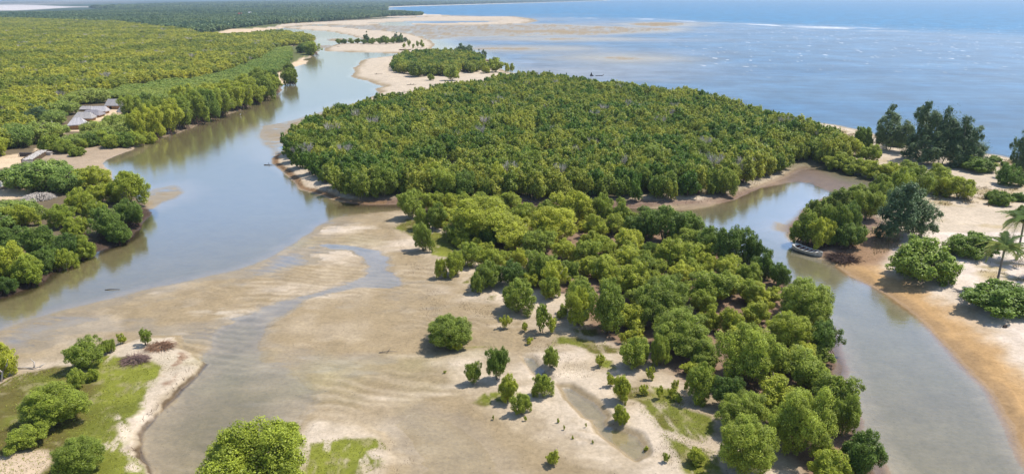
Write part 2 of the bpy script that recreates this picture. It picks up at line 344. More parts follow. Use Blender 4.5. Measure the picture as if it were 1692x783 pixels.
for m_ in MUDZ[1:]:
    C = mixc(C, (.15, .09, .062), sstep(-1, 1.5, sdist(X, Y, m_, far=20) + LN*1.5)*.85)
C = mixc(C, (.19, .115, .072), sstep(-1, 2.0, sdist(X, Y, MUDZ[0], far=30) + LN*3 + FN)*.88)
C = mixc(C, (.27, .185, .12), sstep(-1, 1.5, sdist(X, Y, MUDFLAT, far=20) + FN)*.85)
C = mixc(C, (.135, .090, .058), sstep(-1, 2, sdist(X, Y, [(1290,300),(1318,276),(1390,276),(1490,302),(1450,320),(1382,324),(1350,306)], far=20) + FN*2)*.9)
C = mixc(C, (.11, .095, .045), sstep(-1, 3, sdist(X, Y, FORESTFLOOR, far=30) + LN*2)*.85)
# brown cut edge of the islet and the cluster's creek side
C = mixc(C, (.085, .055, .03), sstep(.42, .1, np.abs(sI-.1) + FN*.35)*(px_ > 215)*(py_ > 600)*.85)
C = mixc(C, (.13, .085, .055), sstep(1.6, .6, np.abs(sF-.6))*(px_ > 1040)*(py_ > 350))
C = mixc(C, (.065, .042, .028), sstep(3.4, 2.2, np.abs(sL-1.4)+FN*.4)*(px_ < 262)*(py_ > 345))
C = mixc(C, (.20, .12, .06), sstep(1.2, .4, np.abs(sE-1.0)+FN*.3)*(px_ < 640)*(py_ > 255))
# weed on the floor left of the cut, brown litter on the flat around the brush piles
C = mixc(C, (.25, .16, .10), sstep(.1, .4, FN)*sstep(-.5, 1, sdist(X, Y, [(255,600),(300,575),(320,600),(300,640),(262,650)], far=9)))
gm = np.full(X.shape, -5.0, np.float32)
for i, g in enumerate(GRASS):
    gm = np.maximum(gm, sdist(X, Y, g, far=8) + LN*.8 + FN*1.1)
streak = fbm(X*1.0+Y*.15, Y*.25, .9, 3, 81)
edge = sstep(-.15, .5, gm)*(1 - .8*sstep(.12, .4, streak)*sstep(2.4, .3, gm + sstep(640, 760, py_)*-1.2))
gcol = np.zeros_like(C) + np.array((.135, .145, .022), np.float32)
gcol = mixc(gcol, (.190, .200, .028), sstep(-.3, .5, fbm(X, Y, 4, 4, 83) + (px_-150)*.006*(px_ < 400)))
gcol = mixc(gcol, (.115, .092, .026), sstep(-.15, .35, fbm(X, Y, 6, 4, 84) - (px_-110)*.006*(px_ < 400))*.9)
gcol = mixc(gcol, (.30, .25, .13), sstep(.15, .5, fbm(X, Y, 1.3, 4, 86))*.55)
C = C*(1-edge[:, None]) + gcol*edge[:, None]
C = mixc(C, (.50, .38, .26), sstep(-.4, .4, sdist(X, Y, [(-30,770),(30,755),(90,750),(95,775),(60,800),(-30,830)], far=9)+FN*.8))
C = mixc(C, (.55, .45, .34), sstep(-.3, .4, sdist(X, Y, [(186,690),(200,680),(215,705),(218,740),(240,790),(210,790),(195,750)], far=9)+FN*1.4-.5)*.9)
for dg in DRYGRASS:
    C = mixc(C, (.30, .23, .10), sstep(-1, 2, sdist(X, Y, dg, far=20)+LN*2)*sstep(-.15, .35, fbm(X, Y, 2.2, 4, 91))*.8)
C = mixc(C, (.36, .27, .13), ((px_ > 1440) & (sE > 14))*sstep(.2, .5, fbm(X*.6, Y, 5, 4, 93))*.6)
C = mixc(C, (.28, .17, .09), sstep(-1, 2, sdist(X, Y, [(1390,440),(1400,400),(1450,385),(1490,400),(1470,440),(1440,452)], far=20)+LN)*.7)
C = C*(1 + .10*FN[:, None] + .06*XN[:, None])
wet = sstep(.10, .02, Z + FN*.03)
wet = np.maximum(wet, sstep(-1, 1, sdist(X, Y, MUDFLAT, far=20))*.8)

V = np.stack([X, Y, Z], 1)
idx = np.arange(nr*nc).reshape(nr, nc)
Q = np.stack([idx[1:, :-1], idx[1:, 1:], idx[:-1, 1:], idx[:-1, :-1]], -1).reshape(-1, 4)
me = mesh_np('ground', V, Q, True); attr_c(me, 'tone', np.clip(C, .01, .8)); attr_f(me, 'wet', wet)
m, t, o = newmat('sand_and_soil')
b = N(t, 'ShaderNodeBsdfPrincipled'); at = N(t, 'ShaderNodeAttribute'); at.attribute_name = 'tone'
aw = N(t, 'ShaderNodeAttribute'); aw.attribute_name = 'wet'
gp = N(t, 'ShaderNodeNewGeometry')
n1 = N(t, 'ShaderNodeTexNoise'); n1.inputs['Scale'].default_value = 2.2; n1.inputs['Detail'].default_value = 8; n1.inputs['Roughness'].default_value = .7
n2 = N(t, 'ShaderNodeTexNoise'); n2.inputs['Scale'].default_value = .35; n2.inputs['Detail'].default_value = 5; n2.inputs['Distortion'].default_value = .6
n3 = N(t, 'ShaderNodeTexVoronoi'); n3.inputs['Scale'].default_value = 1.3
for n in (n1, n2, n3): t.links.new(gp.outputs['Position'], n.inputs['Vector'])
mr = N(t, 'ShaderNodeMapRange'); mr.inputs[1].default_value = .3; mr.inputs[2].default_value = .7; mr.inputs[3].default_value = .80; mr.inputs[4].default_value = 1.2
t.links.new(n1.outputs[0], mr.inputs[0])
mr2 = N(t, 'ShaderNodeMapRange'); mr2.inputs[1].default_value = .3; mr2.inputs[2].default_value = .7; mr2.inputs[3].default_value = .88; mr2.inputs[4].default_value = 1.1
t.links.new(n2.outputs[0], mr2.inputs[0])
mm = N(t, 'ShaderNodeMath', operation='MULTIPLY'); t.links.new(mr.outputs[0], mm.inputs[0]); t.links.new(mr2.outputs[0], mm.inputs[1])
# small dark specks: debris and crab holes
mr3 = N(t, 'ShaderNodeMapRange'); mr3.inputs[1].default_value = .06; mr3.inputs[2].default_value = .11; mr3.inputs[3].default_value = .55; mr3.inputs[4].default_value = 1
t.links.new(n3.outputs['Distance'], mr3.inputs[0])
mm2 = N(t, 'ShaderNodeMath', operation='MULTIPLY'); t.links.new(mm.outputs[0], mm2.inputs[0]); t.links.new(mr3.outputs[0], mm2.inputs[1])
sc = N(t, 'ShaderNodeVectorMath', operation='SCALE'); t.links.new(at.outputs['Color'], sc.inputs[0]); t.links.new(mm2.outputs[0], sc.inputs['Scale'])
t.links.new(sc.outputs[0], b.inputs['Base Color'])
rr = N(t, 'ShaderNodeMapRange'); rr.inputs[3].default_value = .95; rr.inputs[4].default_value = .32; t.links.new(aw.outputs['Fac'], rr.inputs[0]); t.links.new(rr.outputs[0], b.inputs['Roughness'])
sp = N(t, 'ShaderNodeMapRange'); sp.inputs[3].default_value = .15; sp.inputs[4].default_value = .5; t.links.new(aw.outputs['Fac'], sp.inputs[0]); t.links.new(sp.outputs[0], b.inputs['Specular IOR Level'])
bp = N(t, 'ShaderNodeBump'); bp.inputs['Strength'].default_value = .55; bp.inputs['Distance'].default_value = .12
t.links.new(n1.outputs[0], bp.inputs['Height']); t.links.new(bp.outputs[0], b.inputs['Normal'])
t.links.new(b.outputs[0], o.inputs[0])
link('ground', me, m, kind='structure')

# ------------------------------------------------------------------ water
keep = Z < .10
kf = keep[Q].any(1); Qw = Q[kf]; used, inv = np.unique(Qw.ravel(), return_inverse=True)
me = mesh_np('water', np.stack([X[used], Y[used], np.zeros(len(used))], 1), inv.reshape(-1, 4), True)
attr_f(me, 'depth', -Z[used])
pxw, pyw = px_[used], py_[used]; Xw, Yw = X[used], Y[used]
seaness = sstep(-30, 60, pxw - np.interp(pyw, [-4, 20, 60, 100, 130, 200, 260, 300], [500, 640, 700, 800, 850, 1200, 1500, 2400]))
deep = seaness*sstep(9, -9, pyw - np.interp(pxw, [560, 700, 900, 1130, 1400, 1692, 2300], [26, 26, 27, 34, 47, 58, 80]) - fbm(Xw, Yw, 200, 3, 12)*7)
attr_f(me, 'sea', seaness); attr_f(me, 'deep', deep)
shoal = seaness*(1-deep)*np.clip(.35+fbm(Xw*.25, Yw, 60, 4, 15)*1.6, 0, 1)*sstep(1350, 900, pxw)
attr_f(me, 'shoal', shoal)
# breakers: rows where waves trip over the outer bar, and scattered whitecaps
br = np.exp(-((pyw - np.interp(pxw, [880, 930, 1000, 1130, 1260, 1400, 1500, 1600, 1692, 2000], [30, 30, 31, 35, 42, 47, 51, 56, 60, 75]))/2.0)**2) + .8*np.exp(-((pyw - 5 - np.interp(pxw, [880, 1000, 1130, 1260, 1400, 1500, 1600, 1692, 2000], [30, 31, 35, 42, 47, 51, 56, 60, 75]))/1.6)**2)*sstep(1150, 1300, pxw)
br = br*sstep(900, 960, pxw)*np.clip(.55+fbm(Xw, Yw*.3, 70, 3, 19)*1.6, 0, 1)
br = br*(1-.85*sstep(1500, 1530, pxw)*sstep(1600, 1570, pxw))
attr_f(me, 'surf', br*seaness)
attr_f(me, 'caps', seaness*sstep(30, 45, pyw)*sstep(150, 90, pyw)*sstep(1000, 1200, pxw))
m, t, o = newmat('tidal_water')
g = N(t, 'ShaderNodeNewGeometry'); A = {}
for nme in ('depth', 'sea', 'deep', 'shoal', 'surf', 'caps'):
    a = N(t, 'ShaderNodeAttribute'); a.attribute_name = nme; A[nme] = a.outputs['Fac']
def mathn(op, a, b_=None, clamp=False):
    n = N(t, 'ShaderNodeMath', operation=op, use_clamp=clamp)
    for i, q in enumerate((a, b_)):
        if q is None: continue
        if isinstance(q, (int, float)): n.inputs[i].default_value = q
        else: t.links.new(q, n.inputs[i])
    return n.outputs[0]
def mapr(x, a, b_, c, d):
    n = N(t, 'ShaderNodeMapRange'); t.links.new(x, n.inputs[0])
    for i, q in enumerate((a, b_, c, d)): n.inputs[i+1].default_value = q
    return n.outputs[0]
def mixrgb(f, a, b_):
    n = N(t, 'ShaderNodeMix', data_type='RGBA'); t.links.new(f, n.inputs[0])
    for i, q in ((6, a), (7, b_)):
        if isinstance(q, tuple): n.inputs[i].default_value = (*q, 1)
        else: t.links.new(q, n.inputs[i])
    return n.outputs[2]
def noise(scale, det, mapping=None, rough=.5, dist=0.0):
    n = N(t, 'ShaderNodeTexNoise'); n.inputs['Scale'].default_value = scale; n.inputs['Detail'].default_value = det
    n.inputs['Roughness'].default_value = rough; n.inputs['Distortion'].default_value = dist
    if mapping:
        mp = N(t, 'ShaderNodeMapping'); mp.inputs['Scale'].default_value = mapping[0]; mp.inputs['Rotation'].default_value = (0, 0, mapping[1])
        t.links.new(g.outputs['Position'], mp.inputs['Vector']); t.links.new(mp.outputs[0], n.inputs['Vector'])
    else: t.links.new(g.outputs['Position'], n.inputs['Vector'])
    return n.outputs[0]
river = (.105, .112, .016)
wav = noise(.11, 6, ((.35, 1.5, 1), .18), .65)
wav2 = noise(.012, 5, ((.3, 1.6, 1), .1), .6)
wav3 = noise(.03, 6, ((1.0, .8, 1), .12), .7)
shc = mixrgb(mapr(wav2, .35, .65, 0, 1), (.040, .145, .28), (.080, .195, .33))
shc = mixrgb(A['shoal'], shc, (.26, .28, .31))
dpc = mixrgb(mapr(wav2, .35, .65, 0, 1), (.010, .185, .38), (.016, .205, .42))
body = mixrgb(A['deep'], shc, dpc)
body = mixrgb(A['sea'], river, body)
chop = mathn('MULTIPLY', mapr(wav, .3, .7, .75, 1.25), mapr(wav3, .36, .64, .72, 1.28))
vs = N(t, 'ShaderNodeVectorMath', operation='SCALE'); t.links.new(body, vs.inputs[0]); t.links.new(chop, vs.inputs['Scale'])
# foam
fs = noise(.020, 5, ((.8, .55, 1), .05), .68)
cp = noise(.15, 2, ((1.3, .5, 1), .1), .5)
foam = mathn('ADD', mathn('MULTIPLY', A['surf'], mapr(fs, .49, .56, 0, 1)), mathn('MULTIPLY', A['caps'], mapr(cp, .67, .70, 0, 1)), True)
wcol = mixrgb(foam, vs.outputs[0], (.72, .75, .78))
df = N(t, 'ShaderNodeBsdfDiffuse'); t.links.new(wcol, df.inputs['Color'])
tp = N(t, 'ShaderNodeBsdfTransparent'); tp.inputs['Color'].default_value = (.985, .99, .97, 1)
# turbidity grows with depth
dd = mathn('MAXIMUM', A['depth'], 0.0)
op = mathn('SUBTRACT', 1.0, mathn('POWER', 2.718, mathn('MULTIPLY', mathn('POWER', dd, 1.25), -1.5)))
op = mathn('MAXIMUM', op, mathn('MAXIMUM', mathn('MULTIPLY', foam, 1.0), mathn('MULTIPLY', A['sea'], mapr(dd, 0.0, .3, .0, .85))), True)
bodys = N(t, 'ShaderNodeMixShader'); t.links.new(op, bodys.inputs[0]); t.links.new(tp.outputs[0], bodys.inputs[1]); t.links.new(df.outputs[0], bodys.inputs[2])
gl = N(t, 'ShaderNodeBsdfGlossy'); t.links.new(mapr(A['sea'], 0, 1, .09, .30), gl.inputs['Roughness']); gl.inputs['Color'].default_value = (.94, .96, 1, 1)
bp = N(t, 'ShaderNodeBump'); t.links.new(mapr(A['sea'], 0, 1, .16, .45), bp.inputs['Strength']); bp.inputs['Distance'].default_value = .12
wv = noise(1.1, 4, ((.7, 1.5, 1), .25), .6)
t.links.new(wv, bp.inputs['Height'])
t.links.new(bp.outputs[0], gl.inputs['Normal'])
fr = N(t, 'ShaderNodeFresnel'); fr.inputs['IOR'].default_value = 1.36; t.links.new(bp.outputs[0], fr.inputs['Normal'])
river_r = mathn('ADD', mathn('MULTIPLY', fr.outputs[0], 1.25), mapr(fr.outputs[0], .045, .24, 0, .38))
sea_r = mathn('MULTIPLY', fr.outputs[0], mathn('SUBTRACT', .38, mathn('MULTIPLY', A['deep'], .18)))
mxr = N(t, 'ShaderNodeMix', data_type='FLOAT'); t.links.new(A['sea'], mxr.inputs[0]); t.links.new(river_r, mxr.inputs[2]); t.links.new(sea_r, mxr.inputs[3])
frr = mathn('MULTIPLY', mxr.outputs[0], mathn('MAXIMUM', mapr(A['depth'], -.01, .05, .25, 1), A['sea']), True)
frr = mathn('MINIMUM', mathn('MULTIPLY', frr, mathn('SUBTRACT', 1.0, foam)), .60)
ws = N(t, 'ShaderNodeMixShader'); t.links.new(frr, ws.inputs[0]); t.links.new(bodys.outputs[0], ws.inputs[1]); t.links.new(gl.outputs[0], ws.inputs[2])
t.links.new(ws.outputs[0], o.inputs[0])
link('water', me, m, kind='structure')

# ------------------------------------------------------------------ haze: the sea air
hb = MB(); hb.box((0, 19000, 22), (90000, 44000, 54.6)); me = hb.mesh('haze')
m, t, o = newmat('sea_air'); pv = N(t, 'ShaderNodeVolumePrincipled'); pv.inputs['Color'].default_value = (.62, .78, 1, 1)
pv.inputs['Density'].default_value = 0.00011; pv.inputs['Anisotropy'].default_value = .2
t.links.new(pv.outputs[0], o.inputs['Volume'])
link('haze', me, m, kind='stuff')

# height lookup for standing things on the ground
def ground_z(x, y):
    """nearest grid height under a world point"""
    dep = math.atan2(H, max(y, 1.0)); py = CY + F*math.tan(dep - PITCH)
    depth = y*math.cos(PITCH) + H*math.sin(PITCH); px = CX + x/depth*F
    r = int(np.clip(np.searchsorted(rows, py), 0, nr-1)); c = int(np.clip(round((px-cols[0])/2.3), 0, nc-1))
    return float(Z[r*nc+c])
def ground_zs(x, y):
    dep = np.arctan2(H, np.maximum(y, 1.0)); py = CY + F*np.tan(dep - PITCH)
    depth = y*math.cos(PITCH) + H*math.sin(PITCH); px = CX + x/depth*F
    r = np.clip(np.searchsorted(rows, py), 0, nr-1); c = np.clip(np.round((px-cols[0])/2.3).astype(int), 0, nc-1)
    return Z[r*nc+c]
# ------------------------------------------------------------------ plants
bark = solid('grey_bark', (.22, .18, .14), .9, .3, 3)
bark_pale = solid('bleached_wood', (.50, .44, .38), .9, .25, 3)
rootm = solid('root_bark', (.13, .075, .05), .9, .4, 3)
LM = {0: leafmat('mangrove_leaves', (0.219, 0.289, 0.038), (0.399, 0.462, 0.055)),
      1: leafmat('yellow_mangrove_leaves', (0.300, 0.373, 0.038), (0.536, 0.552, 0.055)),
      2: leafmat('dark_mangrove_leaves', (0.107, 0.180, 0.028), (0.238, 0.327, 0.046)),
      'A': leafmat('acacia_leaves', (0.244, 0.347, 0.068), (0.419, 0.476, 0.095)),
      'C': leafmat('casuarina_needles', (.110, .180, .070), (.220, .290, .110), .3),
      'B': leafmat('glossy_bush_leaves', (0.163, 0.263, 0.034), (0.324, 0.411, 0.055)),
      'F': leafmat('far_canopy_leaves', (0.107, 0.193, 0.084), (0.262, 0.334, 0.125), .25, 200),
      'I': leafmat('island_forest_leaves', (0.139, 0.243, 0.025), (0.461, 0.475, 0.063), patch=24, spread=1.15),
      'Y': leafmat('delta_forest_leaves', (0.262, 0.320, 0.038), (0.599, 0.578, 0.063), patch=60, spread=1.0),
      'P': leafmat('palm_leaves', (0.163, 0.257, 0.084), (0.424, 0.437, 0.116), .35)}

def quad_leaves(rng, cen, nor, size, aspect=.75):
    n = len(cen)
    a = rng.normal(size=(n, 3)); a -= (a*nor).sum(1)[:, None]*nor; a /= np.linalg.norm(a, axis=1)[:, None]+1e-9
    b = np.cross(nor, a); s = size*(.7+.6*rng.random(n))[:, None]
    V = np.stack([cen-a*s, cen-b*s*aspect, cen+a*s, cen+b*s*aspect], 1).reshape(-1, 3)
    v = np.repeat(rng.random(n), 4)
    return V, v
def crown(seed, nl, nleaf, leaf, lobe=(.30, .46), sub=8, flatk=1.0, low=-.5, ragged=.18, asp=1.5, wisp=0, jit=.5, pinch=.2, core=.14, up=.5, cone=0):
    """leaf tufts over big lobes that each carry smaller ones; radius about 1, height asp, standing on z=0"""
    rng = np.random.default_rng(seed)
    # spread the big lobes evenly, then disturb them
    i = np.arange(nl*2)+.5; ph_ = np.arccos(1-2*i/(nl*2)); th = math.pi*(1+5**.5)*i + rng.random()*6
    d = np.stack([np.cos(th)*np.sin(ph_), np.sin(th)*np.sin(ph_), np.cos(ph_)], 1) + rng.normal(0, .22, (nl*2, 3))
    d /= np.linalg.norm(d, axis=1)[:, None]; d = d[d[:, 2] > low]; d = d[rng.permutation(len(d))][:nl]; n0 = len(d)
    ph = rng.random(3)*6
    rad = .62 + ragged*np.sin(d[:, 0]*3+ph[0])*np.cos(d[:, 1]*3+ph[1]) + rng.normal(0, ragged*.55, n0)
    hz = asp*.46; cz = asp*.52
    c0 = d*rad[:, None]; c0[:, 2] = c0[:, 2]*hz*1.25*flatk + cz
    c0[:, :2] *= (1 - pinch*np.clip((cz-c0[:, 2])/cz, 0, 1))[:, None]
    c0[:, :2] *= (1 - cone*np.clip(c0[:, 2:3]/asp, 0, 1))
    r0 = rng.uniform(*lobe, n0)*(1 - cone*.5*np.clip(c0[:, 2]/asp, 0, 1))
    cs = [[0, 0, cz], [.2, .1, cz-.15]]; rs = [.5, .45]
    for k in range(n0):
        cs.append(c0[k]); rs.append(r0[k]*.78)
        q = rng.normal(size=(sub, 3)); q /= np.linalg.norm(q, axis=1)[:, None]; q += d[k]*.5; q[:, 2] += .15; q /= np.linalg.norm(q, axis=1)[:, None]
        for s_ in q: cs.append(c0[k]+s_*r0[k]*rng.uniform(.6, 1.18)); rs.append(r0[k]*rng.uniform(.24, .46))
    c = np.array(cs); lr = np.array(rs); nl = len(c)
    c[:, 2] = np.maximum(c[:, 2], .12)
    w = lr**1.7; m_ = int(nleaf*2.6); k = rng.choice(nl, m_, p=w/w.sum())
    n = rng.normal(size=(m_, 3)); n /= np.linalg.norm(n, axis=1)[:, None]
    rr = 1 + rng.normal(0, .15 if not wisp else .24, m_)
    p = c[k] + n*(lr[k]*rr)[:, None]*np.array([1, 1, 1.0 if not wisp else 1.5])
    good = p[:, 2] > .03
    for j in range(nl):
        dd = ((p-c[j])**2).sum(1); good &= ~((dd < (lr[j]*.74)**2) & (k != j))
    p = p[good][:nleaf]; n = n[good][:nleaf]
    nn = n*(1-jit) + rng.normal(size=n.shape)*jit*.7 + np.array([0, 0, up])
    nn /= np.linalg.norm(nn, axis=1)[:, None]
    V, v = quad_leaves(rng, p, nn, leaf, .7 if not wisp else .28)
    v = np.repeat(np.clip(.5*rng.random(len(p)) + .5*rng.random(nl)[k[good][:nleaf]], 0, 1), 4)
    if core:        # inner leaves that close the crown, shade put into their darker tone
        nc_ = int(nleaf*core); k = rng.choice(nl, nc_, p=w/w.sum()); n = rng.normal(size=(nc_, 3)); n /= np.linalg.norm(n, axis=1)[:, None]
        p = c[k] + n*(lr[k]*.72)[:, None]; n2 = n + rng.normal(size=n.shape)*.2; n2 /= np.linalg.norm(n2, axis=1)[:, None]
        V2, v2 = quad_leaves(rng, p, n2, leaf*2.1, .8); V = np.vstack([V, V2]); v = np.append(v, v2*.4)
    R_ = np.percentile(np.hypot(V[:, 0], V[:, 1]), 96.5); V[:, :2] /= R_; c[:, :2] /= R_
    zt = np.percentile(V[:, 2], 99.6); V[:, 2] *= asp/zt; c[:, 2] *= asp/zt
    return V, v, c, lr
def crown_mesh(name, *a, **k):
    V, v, c, lr = crown(*a, **k); me = mesh_np(name, V, np.arange(len(V)).reshape(-1, 4)); attr_f(me, 'v', v); return me, c, lr
def trunk_mesh(name, seed, c, lr, stems=4, r=.045, lean=.25):
    rng = random.Random(seed); mb = MB()
    pick = rng.sample(range(len(c)), min(len(c), stems*3))
    for s in range(stems):
        a = 2*math.pi*(s+rng.random()*.6)/stems; b0 = Vector((math.cos(a)*.06, math.sin(a)*.06, -.12))
        fork = Vector((math.cos(a)*lean*(.6+rng.random()*.6), math.sin(a)*lean, .38+rng.random()*.2))
        mb.tube([b0, (b0+fork)*.5+Vector((rng.uniform(-.04, .04), rng.uniform(-.04, .04), 0)), fork], [r, r*.8, r*.62], 6)
        for q in range(3):
            e = Vector(c[pick[(s*3+q) % len(pick)]])
            mid = fork.lerp(e, .5)+Vector((rng.uniform(-.06, .06), rng.uniform(-.06, .06), .05))
            mb.tube([fork, mid, e+Vector((0, 0, lr[0]*.3))], [r*.55, r*.38, r*.16], 5)
    return mb.mesh(name, True)
def root_mesh(name, seed, n=34):
    rng = random.Random(seed); mb = MB()
    for i in range(n):
        a = rng.random()*2*math.pi; R_ = .35+rng.random()*.6; z0 = .22+rng.random()*.22
        s = Vector((math.cos(a)*.1*rng.random(), math.sin(a)*.1, z0)); e = Vector((math.cos(a+.3)*R_, math.sin(a+.3)*R_, -.2))
        m_ = s.lerp(e, .5)+Vector((0, 0, .12+rng.random()*.1)); q = s.lerp(e, .85)+Vector((0, 0, .02))
        mb.tube([s, m_, q, e], [.022, .018, .014, .01], 4, False)
    return mb.mesh(name)

VAR = {}     # kind -> list of (crown mesh, trunk mesh)
def variants(kind, n, seed, **k):
    out = []
    tr = k.pop('trunk', {})
    for i in range(n):
        cm, c, lr = crown_mesh('crown', seed+i*7, **k); tm = trunk_mesh('trunk', seed+i, c, lr, **tr)
        out.append((cm, tm))
    VAR[kind] = out
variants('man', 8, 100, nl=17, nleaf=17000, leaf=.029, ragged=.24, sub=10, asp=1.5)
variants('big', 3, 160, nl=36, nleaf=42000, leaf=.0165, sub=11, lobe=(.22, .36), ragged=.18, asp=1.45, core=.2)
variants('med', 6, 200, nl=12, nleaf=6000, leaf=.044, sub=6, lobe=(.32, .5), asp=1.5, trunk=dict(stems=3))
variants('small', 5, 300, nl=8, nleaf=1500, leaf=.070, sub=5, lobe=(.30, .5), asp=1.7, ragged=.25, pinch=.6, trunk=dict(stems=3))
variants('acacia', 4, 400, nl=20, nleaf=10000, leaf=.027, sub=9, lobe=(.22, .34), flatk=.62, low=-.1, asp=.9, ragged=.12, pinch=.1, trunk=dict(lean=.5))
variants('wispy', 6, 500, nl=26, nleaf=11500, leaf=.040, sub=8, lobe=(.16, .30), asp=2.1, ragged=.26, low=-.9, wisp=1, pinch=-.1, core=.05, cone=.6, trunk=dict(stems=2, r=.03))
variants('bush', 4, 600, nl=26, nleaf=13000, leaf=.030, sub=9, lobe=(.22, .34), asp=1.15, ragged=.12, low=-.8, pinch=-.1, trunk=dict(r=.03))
ROOTS = [root_mesh('roots', 700+i) for i in range(3)]

def build_stand(name, pts, cmeshes, mat, tmeshes, label):
    """many far trees as one object: a point per tree, one of a few tree shapes standing on each"""
    n = len(pts)
    me = bpy.data.meshes.new(name); me.vertices.add(n)
    me.vertices.foreach_set('co', np.array([p[:3] for p in pts], np.float32).ravel())
    a = me.attributes.new('sc', 'FLOAT_VECTOR', 'POINT'); a.data.foreach_set('vector', np.array([(p[3], p[3], p[4]) for p in pts], np.float32).ravel())
    a = me.attributes.new('rz', 'FLOAT', 'POINT'); a.data.foreach_set('value', np.array([p[5] for p in pts], np.float32))
    a = me.attributes.new('pick', 'INT', 'POINT'); a.data.foreach_set('value', np.array([p[6] for p in pts], np.int32))
    ob = link(name, me, kind='stuff'); ob['label'] = label
    g = bpy.data.node_groups.new(name, 'GeometryNodeTree')
    g.interface.new_socket('Geometry', in_out='INPUT', socket_type='NodeSocketGeometry'); g.interface.new_socket('Geometry', in_out='OUTPUT', socket_type='NodeSocketGeometry')
    gi = g.nodes.new('NodeGroupInput'); go = g.nodes.new('NodeGroupOutput'); L = g.links
    join = g.nodes.new('GeometryNodeJoinGeometry'); L.new(join.outputs[0], go.inputs[0])
    def nattr(nm, typ):
        q = g.nodes.new('GeometryNodeInputNamedAttribute'); q.data_type = typ; q.inputs[0].default_value = nm; return q.outputs[0]
    sc = nattr('sc', 'FLOAT_VECTOR'); rz = nattr('rz', 'FLOAT'); pk = nattr('pick', 'INT')
    cx = g.nodes.new('ShaderNodeCombineXYZ'); L.new(rz, cx.inputs[2])
    for i, cm in enumerate(cmeshes):
        cmp_ = g.nodes.new('FunctionNodeCompare'); cmp_.data_type = 'INT'; cmp_.operation = 'EQUAL'
        L.new(pk, cmp_.inputs[2]); cmp_.inputs[3].default_value = i
        gj = None
        src = []
        for mesh_, mt in ((cm, mat if not cm.name.startswith('bare') else bark_pale), (tmeshes[i] if tmeshes else None, bark)):
            if mesh_ is None: continue
            cp = mesh_.copy(); cp.materials.clear(); cp.materials.append(mt); so_ = bpy.data.objects.new('tree_shape', cp)
            oi = g.nodes.new('GeometryNodeObjectInfo'); oi.inputs[0].default_value = so_; oi.inputs['As Instance'].default_value = False
            src.append(oi.outputs['Geometry'])
        if len(src) > 1:
            gj = g.nodes.new('GeometryNodeJoinGeometry')
            for s_ in src: L.new(s_, gj.inputs[0])
            geo = gj.outputs[0]
        else: geo = src[0]
        ip = g.nodes.new('GeometryNodeInstanceOnPoints')
        L.new(gi.outputs[0], ip.inputs['Points']); L.new(cmp_.outputs[0], ip.inputs['Selection']); L.new(geo, ip.inputs['Instance'])
        L.new(cx.outputs[0], ip.inputs['Rotation']); L.new(sc, ip.inputs['Scale']); L.new(ip.outputs[0], join.inputs[0])
    md = ob.modifiers.new('stand', 'NODES'); md.node_group = g
    return ob

ORD = 'first second third fourth fifth sixth seventh eighth ninth tenth eleventh twelfth thirteenth fourteenth fifteenth sixteenth seventeenth'.split()
NUM = 'one two three four five six seven eight nine ten eleven twelve thirteen fourteen fifteen sixteen seventeen'.split()
LOOK = {0: 'mid-green', 1: 'yellow-green', 2: 'dark green', 'A': 'bright green', 'B': 'glossy green', 'C': 'dark feathery', 'G': 'grey-green', 'F': 'deep green', 'P': 'green', 'I': 'green', 'Y': 'yellow-green'}
KN = {'mangrove': ('mangrove_tree', 'mangrove'), 'acacia': ('acacia_tree', 'acacia'), 'casuarina': ('casuarina_tree', 'casuarina'), 'bush': ('bush', 'bush'), 'sapling': ('mangrove_sapling', 'sapling')}
MATCACHE = {}
def with_mat(me, mt):
    k = (me.name, mt.name)
    if k not in MATCACHE:
        c = me.copy(); c.materials.clear(); c.materials.append(mt); MATCACHE[k] = c
    return MATCACHE[k]
rnd = random.Random(5)
def plant(px, by, w, hpx, tone, vk, kind, label, group=None, roots=False, trunk=True):
    """one plant standing on the ground at pixel foot (px, by), w and hpx its picture size"""
    s = ppm(px, by); r = w/2/s; dep = depr(by)
    # visible height: h*cos(dep) plus part of the crown depth
    h = max((hpx - r*s*math.sin(dep)*.75)/s/math.cos(dep), r*.8)
    foot = by - r*s*math.sin(dep)*(.05 if roots else .55)           # the trunk stands behind the crown's front edge
    x, y = map(float, P(px, foot)); z = ground_z(x, y)
    return plant_at(x, y, z, r, h, tone, vk, kind, label, group, roots, trunk)
ASP = {'man': 1.5, 'big': 1.45, 'med': 1.5, 'small': 1.7, 'acacia': .9, 'wispy': 2.1, 'bush': 1.15}
PLANTED = []
def plant_at(x, y, z, r, h, tone, vk, kind, label, group=None, roots=False, trunk=True, rz=None):
    cm, tm = rnd.choice(VAR[vk]); nm, cat = KN[kind]
    k = h/ASP[vk]
    t_ = thing(nm, label, cat, (x, y, z-.05), rnd.random()*6.28 if rz is None else rz, (r, r*rnd.uniform(.9, 1.08), k), group)
    link('crown', with_mat(cm, LM[tone]), None, t_)
    if trunk: link('trunk', with_mat(tm, bark_pale if tone == 1 and rnd.random() < .4 else bark), None, t_)
    if roots: link('roots', with_mat(rnd.choice(ROOTS), rootm), None, t_)
    PLANTED.append((x, y, r))
    return t_
ANCH = []
